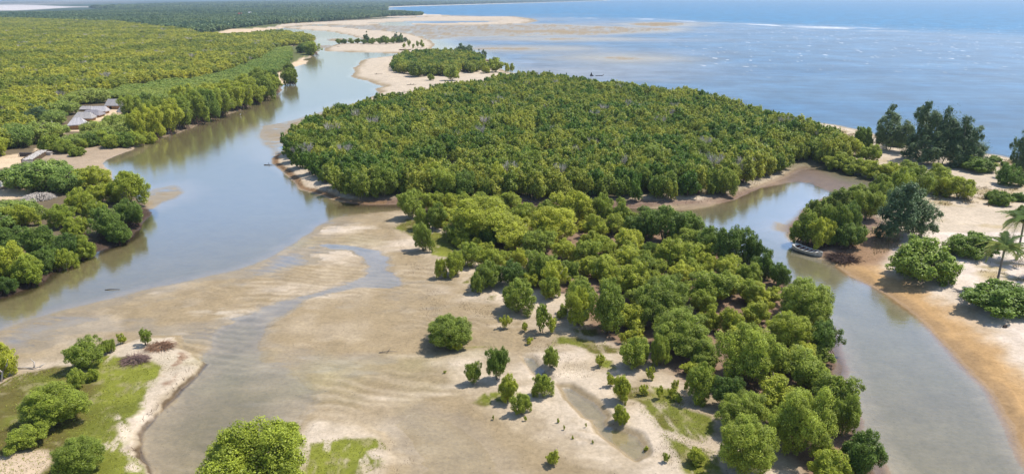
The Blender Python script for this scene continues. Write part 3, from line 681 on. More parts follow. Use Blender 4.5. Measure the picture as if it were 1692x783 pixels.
def cluster(anchor, lst, kind='mangrove', vk='man', group=None, roots=False, one=None):
    """a handful of plants that share a landmark, named from left to right"""
    lst = sorted(lst, key=lambda q: q[0]); n = len(lst)
    for q in lst: ANCH.append((*map(float, P(q[0], q[1])), anchor, group))
    for i, (px, by, w, hh, tone) in enumerate(lst):
        lk = LOOK[tone]; what = KN[kind][1]
        if n == 1: lab = f'{lk} {what} {anchor}'
        else:
            o_ = 'leftmost' if i == 0 else 'rightmost' if i == n-1 else f'{ORD[i]} from left'
            lab = f'{lk} {what}, {o_} of {NUM[n-1]} {anchor}'
            if len(lab.split()) > 16: lab = lab.replace(f'{lk} {what}, ', f'{lk}, ')
            if len(lab.split()) > 16: print('LONG', lab)
        if group == 'mangroves of the foreground grove': w *= 1.06
        big = w > 80 and vk == 'man'
        plant(px, by, w, hh, tone, 'big' if big else vk, kind, lab, group, roots)
G = 'mangroves of the foreground grove'
cluster('mangroves at the grove tip beside the white sand', [(679,366,40,48,0),(718,386,38,48,0),(697,385,28,40,1),(700,420,38,50,0),(741,350,32,32,1)], group=G)
cluster('mangroves on the grove back edge by the narrow channel', [(713,352,38,36,1),(768,342,28,26,0),(795,344,36,30,0),(817,346,26,26,1),(840,349,42,34,1),(905,350,22,22,0)], group=G)
cluster('wide domed crown towering over the grove tip', [(795,408,116,80,1)], group=G)
cluster('mangroves crowding the wide domed crown on its right', [(866,377,40,40,0),(848,418,64,48,1),(886,428,60,46,0),(915,409,80,66,1)], group=G)
cluster('low mangroves in front of the wide domed crown', [(763,407,56,40,0),(808,413,38,38,2),(788,421,24,26,1)], group=G)
cluster('mangroves by the green lawn patch at the grove edge', [(728,463,22,36,1),(751,461,36,44,1),(777,448,44,46,0),(821,453,44,40,1)], group=G)
cluster('mangroves beside the small clearing left of mid grove', [(789,489,26,36,0),(806,481,48,48,0),(848,481,52,48,2),(884,477,28,38,1),(857,449,30,36,1)], group=G)
cluster('full crown jutting onto the sand at mid grove', [(854,525,60,62,0)], group=G)
cluster('mangroves at mid grove behind the jutting crown', [(900,478,58,60,0),(914,492,48,58,1),(910,504,34,42,0),(938,476,34,40,0)], group=G)
cluster('tall mangroves on the back edge facing the water gap', [(948,380,66,64,1),(993,373,40,52,0),(1024,379,36,50,0)], group=G)
cluster('mangroves before the tall back edge trees', [(980,399,44,44,1),(1016,394,44,40,1),(998,431,42,38,1),(966,443,46,44,0),(934,435,44,38,1)], group=G)
cluster('dense dark crowns beside the pale sand gap', [(1062,398,52,54,2),(1098,410,66,68,2),(1133,403,48,52,2),(1072,430,24,28,2)], group=G)
cluster('mangroves below the dense dark crowns', [(1043,425,50,44,1),(1034,453,44,42,1),(1062,459,38,36,0),(1112,452,64,56,1),(1136,421,46,40,0)], group=G)
cluster('dark mangroves lining the creek bend', [(1170,429,44,54,2),(1204,443,60,68,2),(1240,442,36,52,2),(1262,467,38,54,2),(1285,479,34,44,2)], group=G)
cluster('mangroves behind the dark creek bend row', [(1165,452,34,32,1),(1198,463,40,38,0),(1205,470,48,42,1),(1236,477,42,44,0),(1250,512,48,42,1)], group=G)
cluster('mangroves around the bare brown patch inside the grove', [(1000,471,46,48,1),(1046,495,64,62,1),(1090,459,30,28,1),(1120,473,42,38,1)], group=G)
cluster('broad crowns in the middle of the grove', [(1092,548,92,86,0),(1176,513,70,66,0),(1158,527,42,46,0),(1236,509,44,46,0)], group=G)
cluster('tall crowns above the big lawn patch', [(962,531,52,64,0),(955,547,46,70,1),(1003,561,66,90,0)], group=G)
cluster('mangroves right of the broad middle crowns', [(1172,553,36,46,1),(1203,561,42,48,1),(1248,546,46,46,1)], group=G)
cluster('big mangroves overhanging the creek below the boat', [(1325,531,90,80,0),(1345,546,52,52,0),(1300,576,78,68,1),(1357,586,58,64,2)], group=G, roots=True)
cluster('broad many-lobed crown left of the grove centre path', [(1128,601,104,80,0)], group=G)
cluster('small mangroves by the seedling patch', [(1050,618,56,58,0),(1092,613,38,56,0),(1160,618,54,52,0)], group=G)
cluster('mangroves at the right creek edge under the overhanging crowns', [(1318,616,54,52,1),(1336,651,74,72,0),(1375,690,64,74,0)], group=G, roots=True)
cluster('huge crown filling the lower right of the grove', [(1236,649,100,108,0)], group=G)
cluster('mangroves standing in the brown mud clearing', [(1158,672,54,68,0),(1197,684,46,56,2)], group=G)
cluster('large crowns near the bottom right', [(1222,726,84,72,0),(1228,797,100,104,0),(1320,766,110,120,0),(1388,727,54,76,0)], group=G, roots=False)
cluster('mangroves cut by the bottom edge at the creek', [(1412,803,70,84,2),(1370,815,60,64,1)], group=G)
cluster('bush-like mangrove at the bottom, left of the large crowns', [(1152,777,30,32,1)], group=G)
G = 'scattered mangroves on the bare sand flat'
cluster('round crown alone on the bare tidal sand', [(741,580,86,60,0)], group=G)
cluster('tiny mangrove touching the lone round crown', [(755,585,22,20,1)], 'mangrove', 'small', G)
cluster('small mangroves in a row over the sand spit', [(782,641,28,38,0),(822,636,38,60,2),(837,673,36,48,1),(862,693,36,40,0),(897,666,36,42,0)], group=G)
cluster('small mangrove beside the blue puddle', [(910,615,34,38,0)], group=G)
cluster('little bushy trees at the sand edge by the lawn', [(835,546,21,25,1),(867,551,14,18,1),(895,557,38,54,0),(911,557,26,30,1),(930,531,22,26,0),(874,572,14,14,1)], 'mangrove', 'small', G)
cluster('little mangroves by the muddy pool at the bottom', [(914,772,22,32,1)], 'mangrove', 'small', G)
cluster('mangroves stacked above the second blue puddle', [(1028,671,34,50,1),(1023,707,30,36,1)], group=G)
S = 'saplings on the pink sand'
cluster('saplings on the pink sand left of the brown mud', [(991,613,21,24,1),(1009,646,15,28,1),(1073,633,15,24,1),(1062,659,17,20,1),(1089,665,17,25,1),(1108,661,13,17,1),(1117,669,17,20,1),(1028,573,15,20,1),(1115,651,14,20,1),(1133,652,13,18,1)], 'sapling', 'small', S)
cluster('saplings dotting the sand by the lower pool', [(868,700,6,10,1),(922,704,5,9,1),(932,716,4,9,1),(968,712,4,9,1),(979,738,5,7,0),(815,696,5,9,1),(1100,772,12,18,1),(1068,745,9,9,1),(946,730,4,7,1),(735,620,6,6,1)], 'sapling', 'small', S)
G = 'bushes on the grassy islet'
cluster('mangroves on the bare sand above the islet', [(202,572,17,20,1),(243,580,28,32,0)], 'mangrove', 'small', G)
cluster('bushy mangroves along the islet top', [(180,591,30,26,0),(146,622,62,52,0),(129,652,34,34,0),(157,638,20,22,1)], group=G)
cluster('bushy mangroves on the islet lawn', [(94,722,104,76,0),(48,756,70,44,0),(136,800,90,68,0)], group=G)
cluster('straggly mangrove at the left picture edge above the lawn', [(2,628,54,66,1)], group=G)
cluster('great round crown rising from the bottom edge', [(432,846,184,150,1)], group=G)
G = 'mangroves on the near left bank'
cluster('domed crowns at the left bank point', [(158,323,60,44,1),(213,346,68,60,1)], group=G)
cluster('mangroves at the waterline of the left bank point', [(214,376,54,48,2),(181,397,64,54,2),(132,401,42,40,1)], group=G, roots=True)
cluster('mangroves behind the left bank waterline', [(168,346,52,38,1),(160,373,42,36,1),(132,363,48,44,1),(102,386,52,42,1),(40,386,54,42,1)], group=G)
cluster('dark mangroves mid left bank', [(108,444,42,40,1),(140,426,44,42,1),(196,402,44,40,2),(72,431,58,58,2),(115,431,48,50,2),(30,421,58,44,2),(82,448,46,44,2)], group=G, roots=True)
cluster('mangroves at the lower left corner of the bank', [(18,466,62,64,1),(54,469,50,54,1),(10,486,36,32,2),(-32,480,60,60,0)], group=G, roots=True)
G = 'mangroves around the right bank'
cluster('mangroves standing over the moored boat', [(1328,406,46,62,0),(1352,413,46,54,1),(1380,409,50,70,0),(1402,401,42,62,2),(1396,416,52,46,2)], group=G, roots=True)
cluster('mangroves in the row above the boat stand', [(1352,378,44,44,0),(1382,366,50,50,0),(1412,356,50,46,0),(1430,376,50,54,0),(1453,362,44,54,0)], group=G)
cluster('mangroves between mud inlet and white sand', [(1482,350,60,66,1),(1512,342,58,60,0),(1550,332,60,48,1),(1582,342,60,42,1),(1545,312,40,36,1),(1455,336,50,42,1)], group=G)
cluster('little mangrove on the brown soil by the feathery trees', [(1423,410,17,30,2)], 'mangrove', 'small', G)
cluster('mangroves in the strip above the mud inlet', [(1385,284,44,32,1),(1412,292,44,32,1),(1440,298,46,34,1),(1468,300,40,30,1),(1497,302,42,32,0),(1360,276,44,36,0),(1405,266,42,32,1),(1432,276,42,32,1)], group=G)
G = 'casuarinas on the beach ridge'
cluster('casuarinas in the beach clump', [(1466,258,56,78,'C'),(1520,274,56,98,'C'),(1552,282,56,96,'C'),(1580,286,54,86,'C'),(1602,282,48,66,'C'),(1490,262,44,56,'C'),(1535,284,60,60,'C'),(1572,286,50,56,'C')], 'casuarina', 'wispy', G)
cluster('casuarinas at the right picture edge', [(1682,304,36,82,'C'),(1712,312,50,70,'C')], 'casuarina', 'wispy', G)
cluster('drooping casuarinas beside the mangrove bank', [(1478,414,72,104,'C'),(1512,408,70,84,'C')], 'casuarina', 'wispy', G)
G = 'green bushes on the white sand'
cluster('bushes under the beach casuarinas', [(1422,253,32,36,'B'),(1482,250,40,22,'B'),(1616,295,50,26,'B'),(1592,288,40,24,'B')], 'bush', 'bush', G)
cluster('big rounded bush between creek and palms', [(1519,480,108,78,'B')], 'bush', 'bush', G)
cluster('flat spreading bush in the open white sand', [(1600,441,78,46,'B')], 'bush', 'bush', G)
cluster('low wide bush at the palm foot', [(1652,540,116,54,'B')], 'bush', 'bush', G)
cluster('bushes by the dune path', [(1650,351,38,26,'B'),(1636,340,20,16,'B'),(1680,344,24,16,'B'),(1690,372,26,22,'B')], 'bush', 'bush', G)
cluster('bush at the foot of the right edge casuarinas', [(1666,318,44,38,'B')], 'bush', 'bush', G)
cluster('low bushes near the beach at far right', [(1642,274,22,10,'B'),(1658,281,14,8,'B'),(1502,244,18,10,'B')], 'bush', 'bush', G)
G = 'acacias around the village'
cluster('wide acacias over the thatch heap', [(72,325,116,40,'A'),(122,326,66,42,'A'),(46,308,66,28,'A'),(88,301,66,30,'A')], 'acacia', 'acacia', G)
cluster('acacias spilling into the left edge lawn', [(22,380,88,38,'A'),(-20,400,80,42,'A'),(56,368,50,24,'A')], 'acacia', 'acacia', G)
cluster('acacias between village and stone jetty', [(36,250,66,38,'A'),(74,242,62,38,'A'),(94,232,42,22,'A'),(124,250,46,24,'A'),(22,238,50,30,'A')], 'acacia', 'acacia', G)
cluster('acacias below the village yard', [(160,230,56,22,'A'),(194,222,58,30,'A'),(207,236,50,30,'A'),(176,240,44,26,'A'),(146,240,42,18,'A')], 'acacia', 'acacia', G)
cluster('acacias behind the huts', [(104,196,48,26,'A'),(88,212,42,24,'A'),(152,176,60,20,'A'),(118,182,50,22,'A')], 'acacia', 'acacia', G)
cluster('round bushes at the village shore', [(186,250,36,24,0),(206,247,36,26,2),(226,243,32,26,0),(110,260,36,24,0),(130,264,26,16,0),(246,237,26,20,1),(88,257,38,30,0),(152,248,30,24,2),(166,245,34,24,0),(140,250,22,16,0)], 'bush', 'bush', 'bushes at the village shore')
cluster('dusty grey-green casuarina left of the huts', [(64,212,44,36,'C')], 'casuarina', 'wispy', 'casuarinas far off')
G = 'mangroves on the village river bank'
cluster('tall mangroves on the bank right of the huts', [(232,232,40,50,1),(250,230,44,56,1),(278,222,48,58,1),(300,214,44,56,0),(262,206,44,44,0),(222,196,40,36,0),(240,190,40,34,2)], group=G, roots=True)
cluster('tall mangroves along the middle of the far bank', [(322,206,46,58,0),(345,200,44,56,2),(312,186,50,44,1),(366,193,44,50,0),(380,184,42,44,1),(345,180,44,40,1)], group=G, roots=True)
cluster('tall mangroves on the upper far bank', [(400,180,42,44,1),(418,172,42,44,1),(436,166,38,42,0),(452,156,32,32,1),(430,150,40,36,0),(404,160,42,34,1),(376,166,42,32,1),(446,146,30,30,2)], group=G, roots=True)
cluster('mangroves leaning over the river beside bare roots', [(480,141,26,30,0),(515,92,34,24,0),(497,90,20,16,2),(478,118,20,16,0),(504,88,22,16,'I')], group=G, roots=True)
G = 'shrubs on the far sandy islet'
cluster('trees on the far sandy islet', [(560,74,11,9,0),(570,74,12,9,2),(580,74,12,9,0),(591,74,12,9,0),(601,75,12,9,2),(616,75,16,11,'B'),(628,75,14,12,'B'),(638,75,16,14,'B'),(650,74,14,11,'B'),(660,73,14,10,2)], 'mangrove', 'med', G)
cluster('thin casuarinas on the far sandy islet', [(606,74,12,20,'C'),(655,72,10,17,'C'),(662,72,11,15,'C'),(670,71,8,8,'C')], 'casuarina', 'wispy', G)
cluster('thin mangroves at the rooty islet tip', [(668,81,6,9,1),(676,80,7,13,1),(683,82,6,8,1),(690,80,7,11,1),(697,80,8,13,1)], 'mangrove', 'small', G)
G = 'trees beside the sea at the third islet'
cluster('small trees by the islet tip roots', [(792,106,12,22,'C'),(800,104,10,20,'C'),(764,96,26,22,'C'),(775,96,22,20,'C')], 'casuarina', 'wispy', G)
cluster('yellow mangroves at the sea end of the sandy islet', [(818,122,34,24,1),(796,118,26,18,1),(804,124,20,14,1),(838,122,9,16,1),(846,121,9,15,1)], 'mangrove', 'med', G)
cluster('rounded mangroves in front on the sandy islet', [(690,130,36,26,0),(746,137,30,26,0),(711,136,14,12,0),(664,120,28,22,0),(725,128,26,20,0)], 'mangrove', 'med', G)

# ------------------------------------------------------------------ close-packed woods
def scatter(poly, spacing, seed, jitter=1.35, avoid=None):
    a, b_ = P([p[0] for p in poly], [max(p[1], HZ+1.5) for p in poly])
    x0, x1, y0, y1 = a.min(), a.max(), b_.min(), b_.max()
    rng = np.random.default_rng(seed)
    gx, gy = np.meshgrid(np.arange(x0, x1, spacing), np.arange(y0, y1, spacing*.9))
    gx = gx + (np.arange(gx.shape[0]) % 2)[:, None]*spacing*.5
    gx = (gx + rng.uniform(-.5, .5, gx.shape)*spacing*jitter).ravel(); gy = (gy + rng.uniform(-.5, .5, gy.shape)*spacing*jitter).ravel()
    s = sdist(gx, gy, poly); k = s > 0; gx, gy = gx[k], gy[k]
    # only where the picture (with a margin) can see it
    depth = gy*math.cos(PITCH) + H*math.sin(PITCH); px = CX + gx/depth*F
    k = (px > -160) & (px < 1860); return gx[k], gy[k]
EFOREST = [(476,262),(488,246),(508,229),(538,213),(575,200),(620,187),(665,177),(710,170),(752,160),(795,152),(850,141),(900,142),(1000,157),(1090,168),(1130,173),(1200,188),(1245,205),(1325,233),(1362,246),(1398,262),(1395,278),(1340,274),(1310,280),(1270,298),(1215,318),(1175,331),(1120,337),(1040,338),(1000,334),(900,335),(800,333),(700,332),(620,333),(590,333),(562,326),(545,312),(512,293),(490,276)]
FOR1 = [(-300,310),(-40,272),(2,262),(28,238),(64,206),(96,176),(180,156),(270,140),(330,136),(380,120),(428,101),(452,86),(470,78),(505,72),(516,69),(512,64),(455,58),(395,64),(335,63),(300,54),(200,41),(0,33),(-300,33)]
SHRUB = [(70,212),(96,184),(112,172),(190,156),(280,142),(330,138),(385,123),(430,103),(455,86),(480,84),(480,100),(462,120),(440,128),(400,134),(380,144),(340,149),(300,162),(270,174),(240,176),(212,168),(170,168),(128,182),(108,198)]
ISL3F = [(648,112),(668,100),(700,95),(760,94),(795,103),(800,114),(784,124),(745,122),(762,130),(700,128),(680,126),(655,124)]
cand = []
def fill(poly, sp, seed, rr, hh, tag_, ok=None):
    gx, gy = scatter(poly, sp, seed); gz = ground_zs(gx, gy); rng = np.random.default_rng(seed+1)
    n = len(gx); q_ = np.clip(rng.random(n)*.6 + .4*(.5+fbm(gx, gy, 14, 3, seed)*.9), 0, 1); r = rr[0]+(rr[1]-rr[0])*np.clip(q_+rng.normal(0, .18, n), 0, 1.15); h = hh[0]+(hh[1]-hh[0])*q_
    for i in range(n):
        if ok is not None and not ok(gx[i], gy[i]): continue
        cand.append([gx[i], gy[i], gz[i]-.05, r[i], h[i], rng.random()*6.28, tag_])
# understory between the crowns of the grove
_g = []
GROVE = [(690,372),(740,352),(1000,352),(1150,420),(1260,470),(1290,520),(1370,600),(1400,700),(1420,783),(1300,783),(1215,700),(1120,610),(1010,545),(940,520),(870,480),(790,470),(760,420)]
gx, gy = scatter(GROVE, 4.6, 41, 1.6)
PA = np.array(PLANTED); infill = {}
AN = [q for q in ANCH if q[3] == 'mangroves of the foreground grove']; AX = np.array([q[:2] for q in AN])
for x_, y_ in zip(gx, gy):
    d_ = np.hypot(PA[:, 0]-x_, PA[:, 1]-y_) - PA[:, 2]*.75
    if d_.min() < .35 or float(fbm(np.array([x_]), np.array([y_]), 9, 2, 5)[0]) > .22: continue
    a_ = AN[int(np.argmin(np.hypot(AX[:, 0]-x_, AX[:, 1]-y_)))][2]
    infill.setdefault(a_, []).append((float(x_), float(y_), float(min(d_.min()+1.0, rnd.uniform(1.2, 2.5)))))
for a_, li in infill.items():
    li.sort(key=lambda q: q[0]/(q[1]+H*.33)); n = len(li)
    for i, (x_, y_, r_) in enumerate(li):
        o_ = '' if n == 1 else ('leftmost' if i == 0 else 'rightmost' if i == n-1 else f'{ORD[i]} from left')+f' of {NUM[n-1]} '
        lab = f'low shrubby mangrove, {o_}beside the {a_}'
        if len(lab.split()) > 16: lab = f'low shrub, {o_}by {a_}'
        if len(lab.split()) > 16: lab = lab.replace(' the ', ' ')
        if len(lab.split()) > 16: print('LONG', lab)
        plant_at(x_, y_, ground_z(x_, y_), r_, r_*rnd.uniform(1.1, 1.6), rnd.choice([0, 1, 1]), 'med', 'mangrove', lab, 'low mangroves between the grove crowns')
PA = np.array(PLANTED)
def clear_of(x, y):
    d = np.hypot(PA[:, 0]-x, PA[:, 1]-y); return bool((d > PA[:, 2]*.8+1.0).all())
def gappy(x, y, sd_, th): return float(fbm(np.array([x]), np.array([y]), 9, 2, sd_)[0]) < th
fill(EFOREST, 2.9, 11, (1.5, 3.2), (3.8, 7.0), 'I', lambda x, y: gappy(x, y, 61, .52))
fill(FOR1, 3.9, 12, (2.0, 4.8), (3.4, 6.8), 'Y', lambda x, y: gappy(x, y, 62, .50) and clear_of(x, y))
fill(ISL3F, 4.6, 13, (2.6, 3.4), (4.8, 6.8), 'I')
cand = np.array([c[:6]+[0 if c[6] == 'I' else 1] for c in cand])
# the largest ones in the picture stand as trees of their own, the rest as one wood
depth = cand[:, 1]*math.cos(PITCH)+H*math.sin(PITCH); cpx = CX + cand[:, 0]/depth*F
size = cand[:, 3]/depth*(1 + .0*cpx); size[(cpx < -20) | (cpx > 1712)] = 0
n_here = sum(1 for o_ in bpy.data.objects if o_.get('category') == 'mangrove')
cut = np.argsort(-size*(1 + (np.random.default_rng(3).random(len(size))*.02)))[:max(0, 318-n_here)]
ind = np.zeros(len(cand), bool); ind[cut] = True
SPOTS = [(560, 'by the sandy island point'), (620, 'on island edge over the dark roots'), (680, 'on island edge left of the grove tip'), (800, 'on island edge behind the grove tip'),
         (950, 'on island edge behind the wide dome'), (1100, 'on island edge across the narrow channel'), (1200, 'on island edge over the brown slope'), (1700, 'at the head of the mud inlet')]
cells = {}
dep_ = np.arctan2(H, cand[:, 1]); cpy = CY + F*np.tan(dep_ - PITCH)
for i in np.nonzero(ind)[0]:
    u = cpx[i]; k = 'forest' if cand[i, 6] == 1 else next(n for n, s_ in enumerate(SPOTS) if u < s_[0])
    cells.setdefault(k, []).append(i)
for k, li in cells.items():
    if k == 'forest': rowsets = [('at the near corner of the wide left forest', li)]
    else:
        li = sorted(li, key=lambda i: -cpy[i]); h_ = (len(li)+1)//2
        rowsets = [('front '+SPOTS[k][1], li[:h_]), ('second-row '+SPOTS[k][1], li[h_:])] if len(li) > 6 else [('mangroves '+SPOTS[k][1], li)]
    for phrase, ids in rowsets:
        ids = sorted(ids, key=lambda i: cpx[i]); n = len(ids)
        for q, i in enumerate(ids):
            x, y, z, r, h, rz, w_ = cand[i]
            tone = rnd.choice([0, 0, 'I', 2, 1]) if w_ == 0 else 1
            o_ = 'leftmost' if q == 0 else 'rightmost' if q == n-1 else f'{ORD[q]} from left'
            lab = f'{LOOK[tone]}, {o_} of {NUM[n-1]} {phrase}' if n > 1 else f'{LOOK[tone]} mangrove standing {phrase}'
            if len(lab.split()) > 16: lab = lab.replace(' the ', ' ').replace('head of mud', 'mud').replace('left of grove', 'by grove')
            if len(lab.split()) > 16: print('LONG', lab)
            plant_at(x, y, z, r, h, tone, 'med' if h < 5 else 'man', 'mangrove', lab, 'mangroves in the front rows of the island forest' if w_ == 0 else 'mangroves in the near rows of the left forest', roots=(w_ == 0 and rnd.random() < .4), rz=rz)
# low-detail tree shapes for the woods
LOW = [crown_mesh('wood_crown', 800+i*3, nl=11, nleaf=2400, leaf=.060, sub=6, lobe=(.28, .46), asp=1.5, ragged=.2, up=.7) for i in range(8)]
LOWT = [trunk_mesh('wood_trunk', 820+i, LOW[i][1], LOW[i][2], stems=2, r=.05) for i in range(8)]
def bare_mesh(seed):
    rng = random.Random(seed); mb = MB()
    for i in range(5):
        a = i*1.26+rng.random(); f = Vector((math.cos(a)*.3, math.sin(a)*.3, .8)); mb.tube([(0, 0, 0), f], [.05, .035], 4, False)
        for j in range(4):
            e_ = f+Vector((math.cos(a+j-1.5)*.45, math.sin(a+j-1.5)*.45, .3+rng.random()*.4)); mb.tube([f, f.lerp(e_, .5)+Vector((0, 0, .06)), e_], [.03, .022, .012], 4, False)
            for k in range(3): mb.tube([f.lerp(e_, .6), f.lerp(e_, .6)+Vector((rng.uniform(-.3, .3), rng.uniform(-.3, .3), rng.uniform(.15, .45)))], [.016, .007], 3, False)
    return mb.mesh('bare_crown')
BARE = [bare_mesh(i) for i in range(2)]
VLOW = [crown_mesh('far_crown', 850+i*3, nl=6, nleaf=200, leaf=.19, sub=3, lobe=(.36, .58), asp=1.4, ragged=.28) for i in range(4)]
rng = np.random.default_rng(77)
def stand(name, C_, mesh_list, mat, tm, label, asp=1.5):
    nb = 2 if mesh_list[-1].name.startswith('bare') else 0; nm = len(mesh_list)-nb
    pts = [(c[0], c[1], c[2], c[3], c[4]/asp, c[5], int(nm+rng.integers(2)) if nb and rng.random() < .028 else int(rng.integers(nm))) for c in C_]
    return build_stand(name, pts, mesh_list, mat, tm, label)
rest = cand[~ind]
stand('island_mangrove_wood', rest[rest[:, 6] == 0], [q[0] for q in LOW]+BARE, LM['I'], LOWT+[None, None], 'dense mangrove canopy covering the central island')
stand('delta_mangrove_wood', rest[rest[:, 6] == 1], [q[0] for q in LOW]+BARE, LM['Y'], LOWT+[None, None], 'wide yellow-green mangrove forest across the left plain')
cand = []
fill(SHRUB, 2.9, 14, (2.0, 3.0), (2.2, 3.4), 'A', clear_of)
c_ = np.array([c[:6] for c in cand])
SHL = [crown_mesh('thicket_crown', 900+i*3, nl=14, nleaf=1700, leaf=.055, sub=6, lobe=(.24, .38), flatk=.62, low=-.1, asp=.9, ragged=.12, pinch=.1)[0] for i in range(3)]
stand('acacia_thicket', c_, SHL, LM['A'], None, 'smooth bright green thicket between forest and river bank', .9)
cand = []
BELT = [(-300,34),(0,34),(200,42),(300,55),(335,58),(375,50.5),(450,41.5),(520,36.5),(600,31),(640,28),(690,26.8),(700,25.6),(660,22.5),(600,20),(560,16.5),(300,15),(180,18),(130,23),(0,26),(-300,27)]
HX = [P(399, 28), P(413, 27)]
fill(BELT, 6.2, 15, (3.0, 5.8), (5, 9.0), 'F', lambda x, y: all(not (abs(x-h[0]) < 11 and -90 < y-h[1] < 14) for h in HX))
c_ = np.array([c[:6] for c in cand])
stand('far_tree_belt', c_, [q[0] for q in VLOW], LM['F'], None, 'distant belt of dark green trees behind the forest', 1.4)
cand = []
PLANT = [(150,14.5),(200,12),(300,8),(420,4.5),(600,1.5),(900,-1.2),(1000,0.6),(900,3.6),(800,6.4),(700,9.2),(645,11.4),(632,13.5),(640,18),(600,19.8),(560,16.3),(300,14.8),(180,16.8)]
fill(PLANT, 19, 16, (9, 14), (8, 13), 'F')
c_ = np.array([c[:6] for c in cand])
stand('distant_plantation', c_, [q[0] for q in VLOW], LM['F'], None, 'bluish far plantation reaching to the horizon', 1.4)
print('far counts', n_here, len(rest), len(c_))
# ------------------------------------------------------------------ coconut palms
def frond_mesh(seed, L=3.2, droop=1.0):
    rng = random.Random(seed); V = []; Qf = []; vv = []
    pts = []
    for i in range(15):
        t = i/14; pts.append(Vector((L*(t-.16*t*t*droop), 0, L*(.50*t - .95*droop*t*t))))
    mb = MB()
    mb.tube(pts, [.045*(1-t/16)+.006 for t in range(15)], 4, False)
    for i in range(1, 15):
        for sgn in (-1, 1):
            for k in range(4):
                t = (i-1+k/4)/14; a = pts[i-1].lerp(pts[i], k/4)
                ln = .95*math.sin(math.pi*min(.97, .12+t*.84))**.7
                d = Vector((.45, sgn*1.0, -.38-rng.random()*.45)).normalized()*ln*(.8+rng.random()*.3)
                w = Vector((.036, 0, .01))
                mb.add([a-w, a+w, a+d*.6+w*.8, a+d, a+d*.6-w*.8], [(0, 1, 2, 3, 4)])
    me = mb.mesh('frond'); attr_f(me, 'v', [rng.random() for _ in me.vertices]); me.materials.append(LM['P']); return me
FR = [frond_mesh(i, 3.2, .7+.25*i) for i in range(4)]
palm_bark = solid('palm_trunk', (.20, .17, .145), .9, .25, 5)
nutm = solid('coconut_husk', (.30, .24, .05), .6, .2, 4)
def palm(px, by, top, label, seed, nf=20, s=1.0, lean=(0, 0)):
    rng = random.Random(seed); x, y = map(float, P(px, by)); z = ground_z(x, y)
    h = (by-top)/ppm(px, by)/math.cos(depr(by))
    r_ = thing('coconut_palm', label, 'palm', (x, y, z-.1), 0, None, 'coconut palms on the right')
    mb = MB(); pts = [Vector((lean[0]*(t/8)**1.5, lean[1]*(t/8)**1.5, h*t/8)) for t in range(9)]
    mb.tube(pts, [.26]+[.17-.006*i for i in range(8)], 8)
    for i in range(int(h/.3)):
        mb.tube([(lean[0]*(i*.3/h)**1.5, lean[1]*(i*.3/h)**1.5, i*.3+.2), (lean[0]*(i*.3/h)**1.5, lean[1]*(i*.3/h)**1.5, i*.3+.24)], .185-.004*i*.3, 8)
    link('trunk', mb.mesh('trunk', True), palm_bark, r_)
    top_ = pts[-1]
    for i in range(nf):
        f = link('frond', FR[(i+seed) % 4], None, r_, top_+Vector((0, 0, .05)))
        el = rng.uniform(-.15, .95) if i > 3 else 1.15
        f.rotation_euler = (rng.uniform(-.2, .2), -el*.9, i*2.4+rng.random()*.3); f.scale = (s*rng.uniform(.85, 1.1),)*3
    for i in range(5):
        mb = MB(); a = i*1.3; c = Vector((math.cos(a)*.2, math.sin(a)*.2, -.22))
        mb.tube([c+Vector((0, 0, -.13)), c+Vector((0, 0, -.08)), c, c+Vector((0, 0, .08)), c+Vector((0, 0, .13))], [.03, .1, .13, .1, .03], 7)
        link('coconut', mb.mesh('coconut', True), nutm, r_, top_)
palm(1642, 491, 424, 'coconut palm with a tall bare trunk rising behind the low wide bush', 1, 26, 1.0)
palm(1677, 440, 378, 'coconut palm with upright yellowish crown behind the bare-trunked one', 2, 28, 1.08, (-.2, 0))
palm(1698, 468, 430, 'short young palm with fronds cut by the right picture edge', 5, 16, .85)

